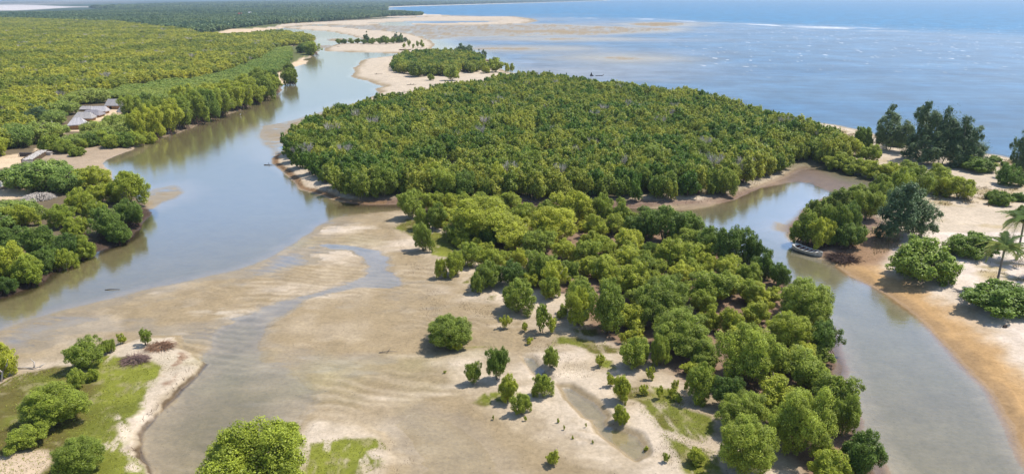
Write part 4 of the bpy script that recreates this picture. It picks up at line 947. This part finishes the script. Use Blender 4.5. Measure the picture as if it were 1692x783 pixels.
# ------------------------------------------------------------------ village
thatch = solid('grey_thatch', (.36, .335, .32), .95, .45, 9, .6)
thatch2 = solid('weathered_thatch', (.27, .25, .26), .95, .5, 9, .6)
thatch3 = solid('dusty_thatch', (.46, .43, .43), .95, .5, 9, .6)
mudwall = solid('mud_wall', (.34, .19, .08), .95, .35, 2.5, .4)
darkm = solid('dark_opening', (.02, .017, .015), .9, .1)
plaster = solid('white_plaster', (.72, .70, .66), .8, .1, 3)
def hut(px, by, wpx, hpx, rz, label, roof, hip=.35, dm=.7, door=True, wallh=.42):
    s = ppm(px, by); w = wpx/s; w *= .94; h = hpx/s/math.cos(depr(by))*1.12; d = w*dm
    x, y = map(float, P(px, by)); y += d*.35; z = ground_z(x, y)
    t_ = thing('thatched_hut', label, 'hut', (x, y, z-.05), rz, None, 'thatched huts of the village')
    hw = h*wallh; mb = MB()
    mb.box((0, -d/2, hw/2), (w, .18, hw)); mb.box((0, d/2, hw/2), (w, .18, hw))
    mb.box((-w/2+.09, 0, hw/2), (.18, d-.186, hw)); mb.box((w/2-.09, 0, hw/2), (.18, d-.186, hw))
    link('wall', mb.mesh('wall'), mudwall, t_)
    # thatch: hipped, thick, shaggy at the eaves
    rng = random.Random(int(px)); mb = MB(); o_ = .45; nx = 16
    ridge = w*(.5-hip*.5); a = w/2+o_; b_ = d/2+o_; ze = hw-.12; zr = h
    ring = []
    for i in range(nx+1): ring.append((-a+2*a*i/nx, -b_))
    for i in range(1, nx//2+1): ring.append((a, -b_+2*b_*i/(nx//2)))
    for i in range(1, nx+1): ring.append((a-2*a*i/nx, b_))
    for i in range(1, nx//2): ring.append((-a, b_-2*b_*i/(nx//2)))
    n = len(ring); vs = []
    for (u, v) in ring: vs.append((u+rng.uniform(-.06, .06), v+rng.uniform(-.08, .08), ze-rng.random()*.14-.12))
    for (u, v) in ring: vs.append((u, v, ze+.04+rng.random()*.05))
    for (u, v) in ring: vs.append((u*.55 + max(-ridge, min(ridge, u))*.45, v*.5, ze+(zr-ze)*.52+rng.uniform(-.07, .07)))
    for (u, v) in ring: vs.append((max(-ridge, min(ridge, u)), v*.03, zr+rng.uniform(-.04, .1)))
    fs = []
    for k in range(3):
        for i in range(n): j = (i+1) % n; fs.append((k*n+i, k*n+j, (k+1)*n+j, (k+1)*n+i))
    fs.append(tuple(range(3*n, 4*n))); fs.append(tuple(range(n))[::-1])
    mb.add(vs, fs); link('roof', mb.mesh('roof'), roof, t_)
    if door:
        mb = MB(); mb.box((-w*.18, -d/2-.095, hw*.42), (.85, .04, hw*.84)); link('doorway', mb.mesh('doorway'), darkm, t_)
    return t_
hut(189.5, 184.5, 25, 14, 0.0, 'thatched mud hut with a dark doorway, highest in the village', thatch, .12, .6)
hut(164, 192.5, 24, 10.5, .05, 'long low hut with orange wall right of the little black peak', thatch3, .1, .6, False)
hut(143, 187, 18, 6.5, .05, 'small grey-roofed hut at the back left of the row', thatch, .15, .6, False)
hut(152, 198, 30, 10, -.05, 'low wide hut with dark sagging thatch in the middle of the row', thatch2, .3, .6, True)
hut(138, 205, 28, 13, .15, 'grey-roofed hut with slanting gable next to the frontmost hut', thatch, .3, .7, False)
hut(127.5, 218.5, 25, 16.5, .35, 'frontmost hut with smooth grey roof over orange mud wall', thatch3, .6, .8, False, .48)
def cone(px, by, wpx, hpx, label):
    s = ppm(px, by); r = wpx/2/s; h = hpx/s/math.cos(depr(by)); x, y = map(float, P(px, by)); y += r*.5; z = ground_z(x, y)
    t_ = thing('conical_hut', label, 'hut', (x, y, z), 0, None, 'thatched huts of the village')
    rng = random.Random(3); mb = MB(); n = 26; vs = []
    for k, (q, zz) in enumerate(((1.02, .12), (1.0, .3), (.72, h*.42), (.36, h*.75), (.05, h))):
        for i in range(n): a = i*2*math.pi/n; e = 1+rng.uniform(-.04, .04); vs.append((math.cos(a)*r*q*e, math.sin(a)*r*q*e, zz+rng.uniform(-.04, .04)))
    fs = [(k*n+i, k*n+(i+1) % n, (k+1)*n+(i+1) % n, (k+1)*n+i) for k in range(4) for i in range(n)]; fs.append(tuple(range(4*n, 5*n)))
    mb.add(vs, fs); link('roof', mb.mesh('roof'), thatch, t_)
    mb = MB(); mb.tube([(0, 0, -.1), (0, 0, h*.4)], r*.62, 16); link('wall', mb.mesh('wall'), mudwall, t_)
cone(203, 190, 22, 13, 'pointed cone of pale thatch right of the highest hut')
def leanto(px, by, wpx, dpx, label, h=1.9, ht=.1):
    s = ppm(px, by); w = wpx/s; x, y = map(float, P(px, by)); z = ground_z(x, y); d = 2.6
    t_ = thing('open_shelter', label, 'shelter', (x, y+1, z), 0, None)
    rng = random.Random(8); mb = MB(); n = 12; vs = []
    for k in range(2):
        for j in range(4):
            for i in range(n+1): vs.append((-w/2+w*i/n+rng.uniform(-.05, .05), -d/2+d*j/3, h+.3*j/3+rng.uniform(-.05, .05)-.14*k))
    m1 = 4*(n+1); fs = []
    for j in range(3):
        for i in range(n): a = j*(n+1)+i; fs.append((a, a+1, a+n+2, a+n+1)); fs.append((m1+a+n+1, m1+a+n+2, m1+a+1, m1+a))
    for i in range(n): fs.append((m1+i, m1+i+1, i+1, i)); q = 3*(n+1)+i; fs.append((q, q+1, m1+q+1, m1+q))
    for j in range(3): a = j*(n+1); fs.append((a, a+n+1, m1+a+n+1, m1+a)); a += n; fs.append((m1+a, m1+a+n+1, a+n+1, a))
    mb.add(vs, fs); link('roof', mb.mesh('roof'), thatch, t_)
    for i in (-1, 0, 1):
        for j in (-1, 1):
            mb = MB(); mb.tube([(i*w*.45, j*1.15, -.2), (i*w*.45+.03, j*1.15, h+.04+.1*j)], .05, 6); link('post', mb.mesh('post'), bark, t_)
leanto(218, 187, 19, 6, 'flat pale thatch shelter right of the pointed cone of thatch')
# collapsed thatch under the acacia
def heap(name, px, by, wpx, hpx, mat_, label, cat, n=260, ln=1.4, thick=.035, seed=4, flat_=.5):
    s = ppm(px, by); r = wpx/2/s; h = max(.25, hpx/s*flat_); x, y = map(float, P(px, by)); y += r*.3; z = ground_z(x, y)
    rng = random.Random(seed); mb = MB()
    for i in range(n):
        a = rng.random()*6.28; q = math.sqrt(rng.random())*r; zz = h*(1-(q/r)**1.6)*rng.random()**.4
        c = Vector((math.cos(a)*q, math.sin(a)*q*.8, zz+.04)); d = Vector((math.cos(a)+rng.uniform(-.8, .8), math.sin(a)+rng.uniform(-.8, .8), rng.uniform(-.5, .35))).normalized()*ln*rng.uniform(.35, .8)
        k = c+d*.5+Vector((rng.uniform(-.1, .1), rng.uniform(-.1, .1), rng.uniform(0, .12)))
        e_ = c+d; e_.z = max(e_.z, .0); mb.tube([c-d*.4, k, e_], [thick, thick*.8, thick*.4], 4, False)
    o_ = link(name, mb.mesh(name), mat_, None, (x, y, z)); tag(o_, label, cat); return o_
heap('thatch_heap', 61, 337, 46, 14, bark_pale, 'pale heap of fallen thatch lying under the wide acacias', 'thatch heap', 620, 1.3, .06, 5, .75)
heap('brush_pile', 264, 583, 36, 18, solid('dry_brush', (.26, .15, .09), .9, .3), 'brown pile of dry brushwood beside the small mangrove above the islet', 'brush pile', 300, 1.4, .025, 6)
heap('brush_pile', 221, 606, 38, 16, solid('grey_brush', (.20, .13, .11), .9, .3), 'greyish tangle of dry branches on the grassy islet top', 'brush pile', 300, 1.4, .025, 7)
heap('brush_pile', 1398, 434, 50, 8, solid('black_roots', (.06, .035, .025), .9, .4), 'dark tangle of old roots on the bank right of the boat', 'brush pile', 320, 2.0, .05, 8, .3)
heap('dead_root_tangle', 668, 85, 16, 4, rootm, 'dark fallen roots at the far sandy islet tip', 'driftwood', 90, 3.5, .15, 9, .3)
heap('dead_root_tangle', 700, 85, 26, 3, rootm, 'long dark line of washed-out roots beside the thin islet mangroves', 'driftwood', 110, 4.5, .18, 10, .3)
heap('dead_root_tangle', 812, 102, 22, 3, rootm, 'dark dead roots reaching into the sea behind the third islet', 'driftwood', 80, 3.5, .12, 11, .3)
# blue-white net with sticks by the palm bush
nm_ = solid('faded_blue_net', (.42, .50, .66), .8, .5, 4, .5)
x, y = map(float, P(1609, 497)); rng = random.Random(12); mb = MB(); n = 18
vs = []
for j in range(n):
    for i in range(n):
        u = i/(n-1)*2-1; v = j/(n-1)*2-1; q = max(0, 1-(u*u+v*v)); vs.append((u*1.35*(1+.1*math.sin(v*7)), v*1.0, -.05+q**.6*.38+q*rng.uniform(-.09, .12)))
mb.add(vs, [(j*n+i, j*n+i+1, (j+1)*n+i+1, (j+1)*n+i) for j in range(n-1) for i in range(n-1)])
tn = link('fishing_net', mb.mesh('fishing_net', True), nm_, None, (x, y, ground_z(x, y)+.02)); tag(tn, 'crumpled faded blue and white net heaped on sand by the palm bush', 'net')
heap('stick_bundle', 1594, 496, 26, 5, bark, 'thin dark sticks fanned out on sand left of the blue net', 'sticks', 26, 1.6, .022, 13, .3)
# stone
mb = MB(); rng = random.Random(4)
mb.tube([(-.3, 0, -.05), (-.15, 0, .1), (.08, .02, .18), (.3, 0, .05)], [.08, .2, .24, .06], 8)
x, y = map(float, P(1658, 552)); tag(link('rock', mb.mesh('rock'), solid('dark_stone', (.07, .05, .04), .9, .4), None, (x, y, ground_z(x, y)+.02)), 'small dark lump of wood or stone on sand below the wide bush', 'rock')

# ------------------------------------------------------------------ stone jetty on the village shore
stakem = solid('old_stakes', (.20, .14, .09), .95, .4, 4); rubble = solid('rubble', (.42, .38, .34), .95, .5, 2.5, .6)
ax, ay = map(float, P(47, 276)); bx, by_ = map(float, P(75, 259)); A_ = Vector((ax, ay, 0)); B_ = Vector((bx, by_, 0)); d_ = (B_-A_); Lj = d_.length; ang = math.atan2(d_.y, d_.x)
z0 = ground_z((ax+bx)/2, (ay+by_)/2)
jt = thing('jetty', 'stone-filled jetty held by wooden stakes on the village shore', 'jetty', ((ax+bx)/2, (ay+by_)/2, z0-.1), ang)
mb = MB(); rng = random.Random(21); nx, ny = 30, 8; vs = []
Wj = 2.6
for j in range(ny+1):
    for i in range(nx+1):
        vs.append((-Lj/2+Lj*i/nx, -Wj/2+Wj*j/ny, 1.15+rng.uniform(-.09, .09)))
mb.add(vs, [(j*(nx+1)+i, j*(nx+1)+i+1, (j+1)*(nx+1)+i+1, (j+1)*(nx+1)+i) for j in range(ny) for i in range(nx)])
mb.box((0, 0, .5), (Lj-.02, Wj-.02, 1.1)); link('stone_fill', mb.mesh('stone_fill'), rubble, jt)
ns = int(Lj/.34)
for sgn in (-1, 1):
    for i in range(ns):
        mb = MB(); u = -Lj/2+Lj*(i+.5)/ns; mb.tube([(u, sgn*(Wj/2+.09), -.3), (u+rng.uniform(-.04, .04), sgn*(Wj/2+.09), 1.15+rng.random()*.25)], .085, 6)
        link('stake', mb.mesh('stake'), stakem, jt)
mb = MB(); mb.box((0, 0, .55), (20/ppm(45, 262), .5, 1.1))
for i in range(14): mb.box(((i-6.5)*.3, -.27, .5), (.09, .05, 1.0+rng.random()*.3))
x, y = map(float, P(45, 264)); tag(link('dark_plank_wall', mb.mesh('dark_plank_wall'), solid('tarred_planks', (.09, .08, .075), .9, .4), None, (x, y, ground_z(x, y)-.05), None), 'dark low plank wall at the landward end of the jetty', 'wall')
mb = MB(); x, y = map(float, P(81, 262)); mb.box((0, 0, .45), (1.9, 1.0, .9)); mb.box((0, 0, .95), (2.1, 1.15, .12)); mb.box((-.5, -.55, .4), (.12, .12, .95)); mb.box((.6, -.55, .4), (.12, .12, .95))
tag(link('stone_block', mb.mesh('stone_block'), rubble, None, (x, y, ground_z(x, y)-.1)), 'low block of stones at the outer end of the jetty', 'wall')
# white wall at the left picture edge
x, y = map(float, P(-9, 315)); w_ = 26/ppm(0, 315); t_ = thing('white_building', 'corner of a white wall at the left picture edge beside acacias', 'building', (x, y+1.5, ground_z(x, y)-.1))
mb = MB(); mb.box((0, 0, 1.15), (w_, 3, 2.3)); link('wall', mb.mesh('wall'), plaster, t_)
mb = MB(); mb.box((0, 0, 2.36), (w_+.3, 3.3, .12)); link('roof', mb.mesh('roof'), plaster, t_)
# far houses
def farhouse(px, by, wpx, hpx, roofc, wallc, label, nmx):
    s = ppm(px, by); w = wpx/s; h = hpx/s; x, y = map(float, P(px, by)); z = ground_z(x, y)
    t_ = thing(nmx, label, 'house', (x, y, z), .1)
    mb = MB(); mb.box((0, 0, h*.3), (w*.92, w*.6, h*.6)); link('wall', mb.mesh('wall'), wallc, t_)
    mb = MB(); a, b_ = w/2, w*.36; z1 = h*.55
    mb.add([(-a, -b_, z1), (a, -b_, z1), (a, b_, z1), (-a, b_, z1), (-a, 0, h), (a, 0, h), (-a, -b_, z1-.3), (a, -b_, z1-.3), (a, b_, z1-.3), (-a, b_, z1-.3)], [(0, 1, 5, 4), (2, 3, 4, 5), (0, 4, 3), (1, 2, 5), (6, 9, 8, 7), (6, 7, 1, 0), (7, 8, 2, 1), (8, 9, 3, 2), (9, 6, 0, 3)])
    link('roof', mb.mesh('roof'), roofc, t_)
    for i in (-1, 1):
        mb = MB(); mb.box((i*w*.22, -w*.3-.06, h*.3), (w*.12, .1, h*.25)); link('window', mb.mesh('window'), darkm, t_)
farhouse(399, 28, 9.5, 5, solid('red_roofing', (.75, .06, .05), .5, .1), plaster, 'distant house with a bright red roof among far trees', 'red_roofed_house')
farhouse(413.5, 27, 5, 6, plaster, plaster, 'small white house right of the red roof far away', 'white_house')

# ------------------------------------------------------------------ wooden boat
hullm = solid('worn_white_paint', (.62, .59, .52), .7, .35, 2.5); insm = solid('oxblood_boat_inside', (.16, .045, .03), .7, .35, 3); bott = solid('dark_hull_bottom', (.04, .035, .03), .8, .3)
xa, ya = map(float, P(1311, 411)); xb, yb = map(float, P(1358, 425.5)); Lb = math.hypot(xb-xa, yb-ya); ab = math.atan2(yb-ya, xb-xa)
bt = thing('rowing_boat', 'long weathered white wooden boat moored at the mangrove bank', 'boat', ((xa+xb)/2, (ya+yb)/2, 0), ab)
nS = 22
def sect(t):     # t 0 stern .. 1 bow : half beam, keel z, sheer z
    hb_ = 1.0*(math.sin(math.pi*min(1, .17+.83*t)))**.62 if t > .0 else .75
    hb_ = 1.0*max(0.03, (1-abs(2*t-.85)**2.6/ (1.15**2.6)))**.75*(.95 if t < .1 else 1)
    return hb_, -.22+.35*max(0, t-.8)*1.6, .62+.33*(2*t-1)**2
def hullpart(name, mt, f0, f1, inset=0.0, top=False):
    mb = MB(); vs = []; K = 9
    for i in range(nS+1):
        t = i/nS; hb_, kz, sz = sect(t); hb_ = max(.02, hb_-inset); kz += inset*1.5
        for j in range(K):
            a = -1+2*j/(K-1); aa = abs(a); q = f0+(f1-f0)*aa
            vs.append(((t-.5)*Lb, math.copysign(hb_*(q**.6), a) if aa > 1e-6 else 0, kz+(sz-kz)*(q**1.9)))
    fs = [(i*K+j, i*K+j+1, (i+1)*K+j+1, (i+1)*K+j) for i in range(nS) for j in range(K-1)]
    fs.append(tuple(range(K)));  fs.append(tuple(nS*K+j for j in range(K))[::-1])
    mb.add(vs, fs); return link(name, mb.mesh(name, True), mt, bt)
hullpart('hull', hullm, 0, 1)
hullpart('hull_lining', insm, 0, .94, .07)
for sgn in (-1, 1):
    mb = MB(); mb.tube([((i/nS-.5)*Lb, sgn*(sect(i/nS)[0]), sect(i/nS)[2]+.02) for i in range(nS+1)], .055, 6); link('gunwale', mb.mesh('gunwale', True), hullm, bt)
for t in (.22, .36, .5, .64, .78):
    mb = MB(); mb.box(((t-.5)*Lb, 0, sect(t)[2]-.14), (.26, sect(t)[0]*2-.08, .05)); link('thwart', mb.mesh('thwart'), hullm, bt)
mb = MB(); vs = []
for i in range(4):
    t = .005+i*.035; hb_, _, sz = sect(t); vs += [((t-.5)*Lb, -hb_+.02, sz+.01), ((t-.5)*Lb, hb_-.02, sz+.01)]
mb.add(vs+[(v[0], v[1], v[2]-.05) for v in vs], [(0, 1, 3, 2), (2, 3, 5, 4), (4, 5, 7, 6), (8, 10, 11, 9), (10, 12, 13, 11), (12, 14, 15, 13), (6, 7, 15, 14), (0, 8, 9, 1)])
link('stern_deck', mb.mesh('stern_deck'), hullm, bt)
mb = MB(); mb.tube([(-.5*Lb+.1, .25, .9), (-.5*Lb+.1, .3, 1.5)], .04, 6); link('stern_post', mb.mesh('stern_post'), hullm, bt)
mb = MB(); vs = []
for i in range(nS+1):
    hb_, kz, sz = sect(i/nS); vs += [((i/nS-.5)*Lb, -hb_*.86-.05, .03), ((i/nS-.5)*Lb, hb_*.86+.05, .03), ((i/nS-.5)*Lb, -hb_*.93-.05, .13), ((i/nS-.5)*Lb, hb_*.93+.05, .13)]
mb.add(vs, [(i*4, i*4+4, i*4+6, i*4+2) for i in range(nS)]+[(i*4+5, i*4+1, i*4+3, i*4+7) for i in range(nS)]); link('waterline_band', mb.mesh('waterline_band'), bott, bt)

# ------------------------------------------------------------------ wreckage, driftwood, stumps
def log(name, pts, rad, mt, label, cat, px, by, zz=None, group=None, s=1.0):
    x, y = map(float, P(px, by)); mb = MB()
    for q in pts: mb.tube([Vector(v)*s for v in q], [rad*s]+[rad*s*.8]*(len(q)-2)+[rad*s*.35], 6)
    o_ = link(name, mb.mesh(name, True), mt, None, (x, y, ground_z(x, y)+.05 if zz is None else zz)); return tag(o_, label, cat, group)
wm = solid('wet_black_wood', (.02, .016, .016), .6, .3)
mb = MB(); mb.add([(-1.1, 0, -.3), (1.7, 0, -.3), (.2, .5, -.3), (.1, -.5, -.3), (-.25, 0, 2.1), (-.05, .1, 2.0), (.3, 0, .9)], [(0, 3, 4), (3, 1, 6), (3, 6, 4), (0, 4, 5, 2), (2, 5, 6), (2, 6, 1), (4, 6, 5)])
x, y = map(float, P(977.5, 126)); tag(link('stranded_stump', mb.mesh('stranded_stump'), wm, None, (x, y, 0)), 'dark pointed stump standing in the sea behind the island forest', 'stump')
log('floating_log', [[(-2.6, 0, 0), (-1, .1, .1), (1, 0, .15), (2.2, 0, .7)]], .3, wm, 'dark log lying in the sea right of the pointed stump', 'log', 991.5, 125.8, 0)
log('driftwood_branch', [[(-2.6, 0, .1), (-1, .2, .15), (.6, 0, .2), (1.6, -.1, .5)], [(.4, 0, .2), (.3, .4, .9), (-.4, .7, 1.3)], [(1.2, 0, .3), (1.8, .4, .7)]], .12, bark_pale, 'pale forked driftwood on the sand above the islet lawn', 'driftwood', 53, 611, s=.8)
log('driftwood_branch', [[(-1.4, 0, .1), (0, 0, .15), (1.4, .2, .2)], [(0, 0, .1), (-.3, .3, .7)]], .10, wm, 'dark branch in the river off the island sandy point', 'driftwood', 445, 273, -.03)
log('driftwood_branch', [[(-2.4, 0, .0), (0, 0, .25), (2.4, 0, .05)], [(-.6, 0, .2), (-.2, .1, 1.0)], [(.6, 0, .2), (1.4, .2, .8)]], .16, bark, 'brown driftwood on the third islet beach, nearer the trees', 'driftwood', 680, 143.5)
log('driftwood_branch', [[(-2, 0, .1), (0, 0, .2), (1.8, 0, .6)], [(.3, 0, .2), (.2, .3, 1.3)]], .16, bark, 'brown forked driftwood lying lowest on the third islet beach', 'driftwood', 667, 158)
log('driftwood_branch', [[(-2.4, 0, .1), (0, 0, .2), (2.2, 0, .3)], [(-1.2, 0, .2), (-1.4, .2, .9)]], .16, bark, 'dark driftwood on the left shore of the third islet', 'driftwood', 626, 125.5)
log('driftwood_branch', [[(-1.6, 0, .1), (0, 0, .2), (1.6, 0, .3)], [(.2, 0, .2), (.6, .2, .8)]], .16, bark, 'dark stub on the white sand left of the far islet trees', 'driftwood', 559.5, 79)
log('driftwood_branch', [[(-1, 0, 0), (0, .1, .1), (1.2, .2, .05)]], .06, wm, 'thin dark branch drifting in the near river', 'driftwood', 184, 479, 0)
log('driftwood_branch', [[(-1, 0, .05), (0, .1, .15), (1.2, .2, .1)], [(0, 0, .1), (.4, .3, .5)]], .06, bark, 'dark twiggy branch on the flat left of the round lone crown', 'driftwood', 640, 584)
log('dead_tree_limb', [[(0, 0, -.1), (.3, 0, 1.1), (.9, .1, 1.9), (1.3, 0, 2.8)], [(.3, 0, 1.1), (-.3, 0, 1.7), (-.5, 0, 2.4)]], .11, bark_pale, 'bare grey limb under the straggly mangrove at left edge', 'dead limb', 4, 634)
# thin poles at the village
for i, (px, by, h_) in enumerate(((88, 215, 2.2), (89.5, 216, 1.9))):
    log('fence_post', [[(0, 0, -.2), (.02, 0, h_*.5), (0, 0, h_)]], .11, bark_pale, 'pale post beside the grey-green casuarina, '+('left' if i == 0 else 'right')+' of two', 'post', px, by, None, 'posts by the village')
# white wading bird in the river
bird = solid('white_plumage', (.8, .8, .78), .7, .05); bl = solid('dark_plumage', (.03, .03, .035), .7, .1)
x, y = map(float, P(397, 191.5)); r_ = thing('wading_bird', 'small white and dark water bird in the river below far bank', 'bird', (x, y, 0), .3)
mb = MB(); mb.tube([(-.34, 0, .32), (-.2, 0, .36), (0, 0, .38), (.18, 0, .44), (.26, 0, .62), (.3, 0, .82), (.36, 0, .88), (.44, 0, .86)], [.03, .12, .16, .11, .05, .045, .06, .02], 8); link('body', mb.mesh('body', True), bird, r_)
mb = MB(); mb.tube([(-.42, .06, .34), (-.2, .1, .4), (.1, .1, .42)], [.03, .1, .04], 6); mb.tube([(-.42, -.06, .34), (-.2, -.1, .4), (.1, -.1, .42)], [.03, .1, .04], 6); link('wing', mb.mesh('wing', True), bl, r_)
mb = MB(); mb.tube([(.43, 0, .86), (.6, 0, .82)], [.018, .006], 5); link('beak', mb.mesh('beak'), nutm, r_)
for s_ in (-1, 1):
    mb = MB(); mb.tube([(0, .06*s_, .3), (.02, .06*s_, -.25)], .014, 5); link('leg', mb.mesh('leg'), bl, r_)
# person in the village yard
skin = solid('dark_skin', (.10, .05, .03), .6, .1); cloth = solid('pink_cloth', (.62, .20, .22), .85, .15); hairm = solid('black_hair', (.01, .01, .01), .7, .1)
def person(px, by, label):
    x, y = map(float, P(px, by)); me = bpy.data.meshes.new('person'); 
    J = [(0, 0, .95), (0, 0, 1.2), (0, 0, 1.42), (0, 0, 1.52), (0, .01, 1.62), (0, .01, 1.72), (.1, 0, .9), (.12, -.05, .5), (.12, 0, .08), (.12, -.14, .03), (-.1, 0, .9), (-.12, .06, .5), (-.12, .12, .08), (-.12, 0, .03),
         (.19, 0, 1.4), (.27, .02, 1.12), (.26, -.1, .88), (-.19, 0, 1.4), (-.27, .02, 1.12), (-.25, -.08, .88)]
    E = [(0, 1), (1, 2), (2, 3), (3, 4), (4, 5), (0, 6), (6, 7), (7, 8), (8, 9), (0, 10), (10, 11), (11, 12), (12, 13), (2, 14), (14, 15), (15, 16), (2, 17), (17, 18), (18, 19)]
    Rr = [.14, .13, .13, .055, .095, .08, .09, .062, .042, .03, .09, .062, .042, .03, .055, .042, .03, .055, .042, .03]
    me.from_pydata(J, E, []); o_ = link('person', me, skin, None, (x, y, ground_z(x, y)))
    md = o_.modifiers.new('skin', 'SKIN'); sk = me.skin_vertices[0].data
    for i, q in enumerate(Rr): sk[i].radius = (q, q*.85)
    sk[0].use_root = True
    o_.modifiers.new('sub', 'SUBSURF').levels = 1; o_.modifiers['sub'].render_levels = 1
    tag(o_, label, 'person')
    mb = MB(); n = 14; vs = []
    for zz, q in ((.35, .27), (.6, .24), (.92, .19), (1.15, .165), (1.38, .19), (1.47, .12)):
        for i in range(n): a = i*6.2832/n; vs.append((math.cos(a)*q, math.sin(a)*q*.8, zz))
    mb.add(vs, [(k*n+i, k*n+(i+1) % n, (k+1)*n+(i+1) % n, (k+1)*n+i) for k in range(5) for i in range(n)]); link('dress', mb.mesh('dress', True), cloth, o_)
    mb = MB(); mb.tube([(0, .03, 1.66), (0, .02, 1.74), (0, .015, 1.80), (0, .01, 1.83)], [.1, .105, .085, .03], 8); link('hair', mb.mesh('hair', True), hairm, o_)
person(156.5, 199.5, 'person in a pink dress standing in the village yard')

# ------------------------------------------------------------------ ground cover
def blades(name, polys, n, hgt, wid, mt, label, seed, maxz=None, lean=.5, pred=None):
    rng = np.random.default_rng(seed); out = []
    ar = []
    for p in polys:
        a, b_ = P([q[0] for q in p], [q[1] for q in p]); ar.append((a.min(), a.max(), b_.min(), b_.max()))
    tot = sum((q[1]-q[0])*(q[3]-q[2]) for q in ar)
    for p, q in zip(polys, ar):
        k = int(n*(q[1]-q[0])*(q[3]-q[2])/tot*1.6); gx = rng.uniform(q[0], q[1], k); gy = rng.uniform(q[2], q[3], k)
        s = sdist(gx, gy, p, far=5) + fbm(gx, gy, 3, 3, seed)*1.2; m_ = s > 0
        if pred is not None: m_ &= pred(gx, gy)
        out.append(np.stack([gx[m_], gy[m_]], 1))
    g_ = np.vstack(out); z = ground_zs(g_[:, 0], g_[:, 1]); k = z > .02; g_, z = g_[k], z[k]; n = len(g_)
    c = np.stack([g_[:, 0], g_[:, 1], z-.02], 1); a = rng.random(n)*6.283; w = np.stack([np.cos(a), np.sin(a), a*0], 1)*(wid*(.6+.8*rng.random(n)))[:, None]
    tip = c + np.stack([rng.normal(0, lean, n)*hgt, rng.normal(0, lean, n)*hgt, hgt*(.5+rng.random(n))], 1)
    V = np.stack([c-w, c+w, tip+w*.3, tip-w*.3], 1).reshape(-1, 3)
    me = mesh_np(name, V, np.arange(n*4).reshape(-1, 4)); attr_f(me, 'v', np.repeat(rng.random(n), 4)); o_ = link(name, me, mt, kind='stuff'); o_['label'] = label; return o_
gm1 = leafmat('lawn_grass', (.17, .19, .028), (.33, .34, .045), .4)
gm2 = leafmat('dry_grass', (.22, .16, .07), (.34, .26, .12), .2)
blades('grass', GRASS[:-2], 45000, .09, .04, gm1, 'low green turf on the islet and the sand', 31, lean=1.3, pred=lambda x, y: fbm(x, y, 2.5, 3, 7) > -.25)
blades('dry_grass', DRYGRASS, 16000, .3, .04, gm2, 'dry tufts of straw grass on the white sand', 32, pred=lambda x, y: fbm(x, y, 3, 3, 8) > .0)
stick = solid('breathing_root', (.15, .10, .065), .9, .3)
blades('breathing_roots', [[(700,590),(760,480),(830,510),(900,560),(960,600),(1010,640),(1110,600),(1160,640),(1190,760),(1120,783),(1000,700),(900,620),(860,600),(800,580)], [(660,400),(700,440),(760,480),(840,540),(860,570),(760,560),(690,520),(650,460)], [(640,720),(700,760),(720,800),(640,790)]],
       26000, .12, .018, stick, 'short breathing roots poking from the mud', 33, lean=.12, pred=lambda x, y: fbm(x, y, 4, 3, 9) > .05)
blades('leaf_litter', [[(262,590),(310,575),(325,600),(300,640),(258,650)], [(940,500),(1150,640),(1300,783),(1450,783),(1290,470),(1100,370)], [(1390,440),(1400,400),(1470,385),(1500,440)]], 26000, .05, .06, solid('fallen_leaves', (.16, .10, .055), .9, .5), 'brown litter and twigs scattered on the mud', 34, lean=1.2, pred=lambda x, y: fbm(x, y, 3, 3, 10) > .0)

for o_ in bpy.data.objects:
    l_ = o_.get('label')
    if l_ and len(l_.split()) > 16:
        l_ = l_.replace(' the ', ' ').replace(' mangrove,', ',', 1).replace(' of nine', '')
        l_ = ' '.join(l_.split()[:16]) if len(l_.split()) < 18 and l_.split()[16:] in (['tip'], ['dome']) else ' '.join(l_.split())
        o_['label'] = l_
        if len(l_.split()) > 16: open('/tmp/longlab.txt', 'a').write(l_+'\n')

deadr = solid('tangled_bank_roots', (.11, .065, .04), .9, .5)
blades('bank_roots', [[(338,601),(304,642),(259,692),(242,714),(236,745),(248,783),(254,800),(238,800),(224,745),(230,712),(248,682),(292,634),(324,600)],
   [(0,492),(30,483),(70,466),(96,448),(123,434),(160,419),(192,406),(212,392),(234,368),(250,352),(236,350),(222,366),(200,384),(150,402),(110,418),(70,446),(0,474)],
   [(450,272),(468,291),(493,314),(520,324),(570,337),(660,339),(800,339),(1000,341),(1110,345),(1200,331),(1262,306),(1300,290),(1290,284),(1200,316),(1100,336),(1000,334),(660,331),(575,328),(505,305),(470,276)],
   [(1378,600),(1392,640),(1414,690),(1426,727),(1444,760),(1456,783),(1440,783),(1424,745),(1405,700),(1380,650),(1368,610)],
   [(1296,386),(1312,404),(1335,418),(1362,428),(1400,448),(1405,440),(1370,420),(1330,404),(1305,380)]],
   20000, .38, .028, deadr, 'brown tangle of roots and wrack along the cut banks', 51, lean=.9, pred=lambda x, y: fbm(x, y, 2, 3, 11) > -.1)
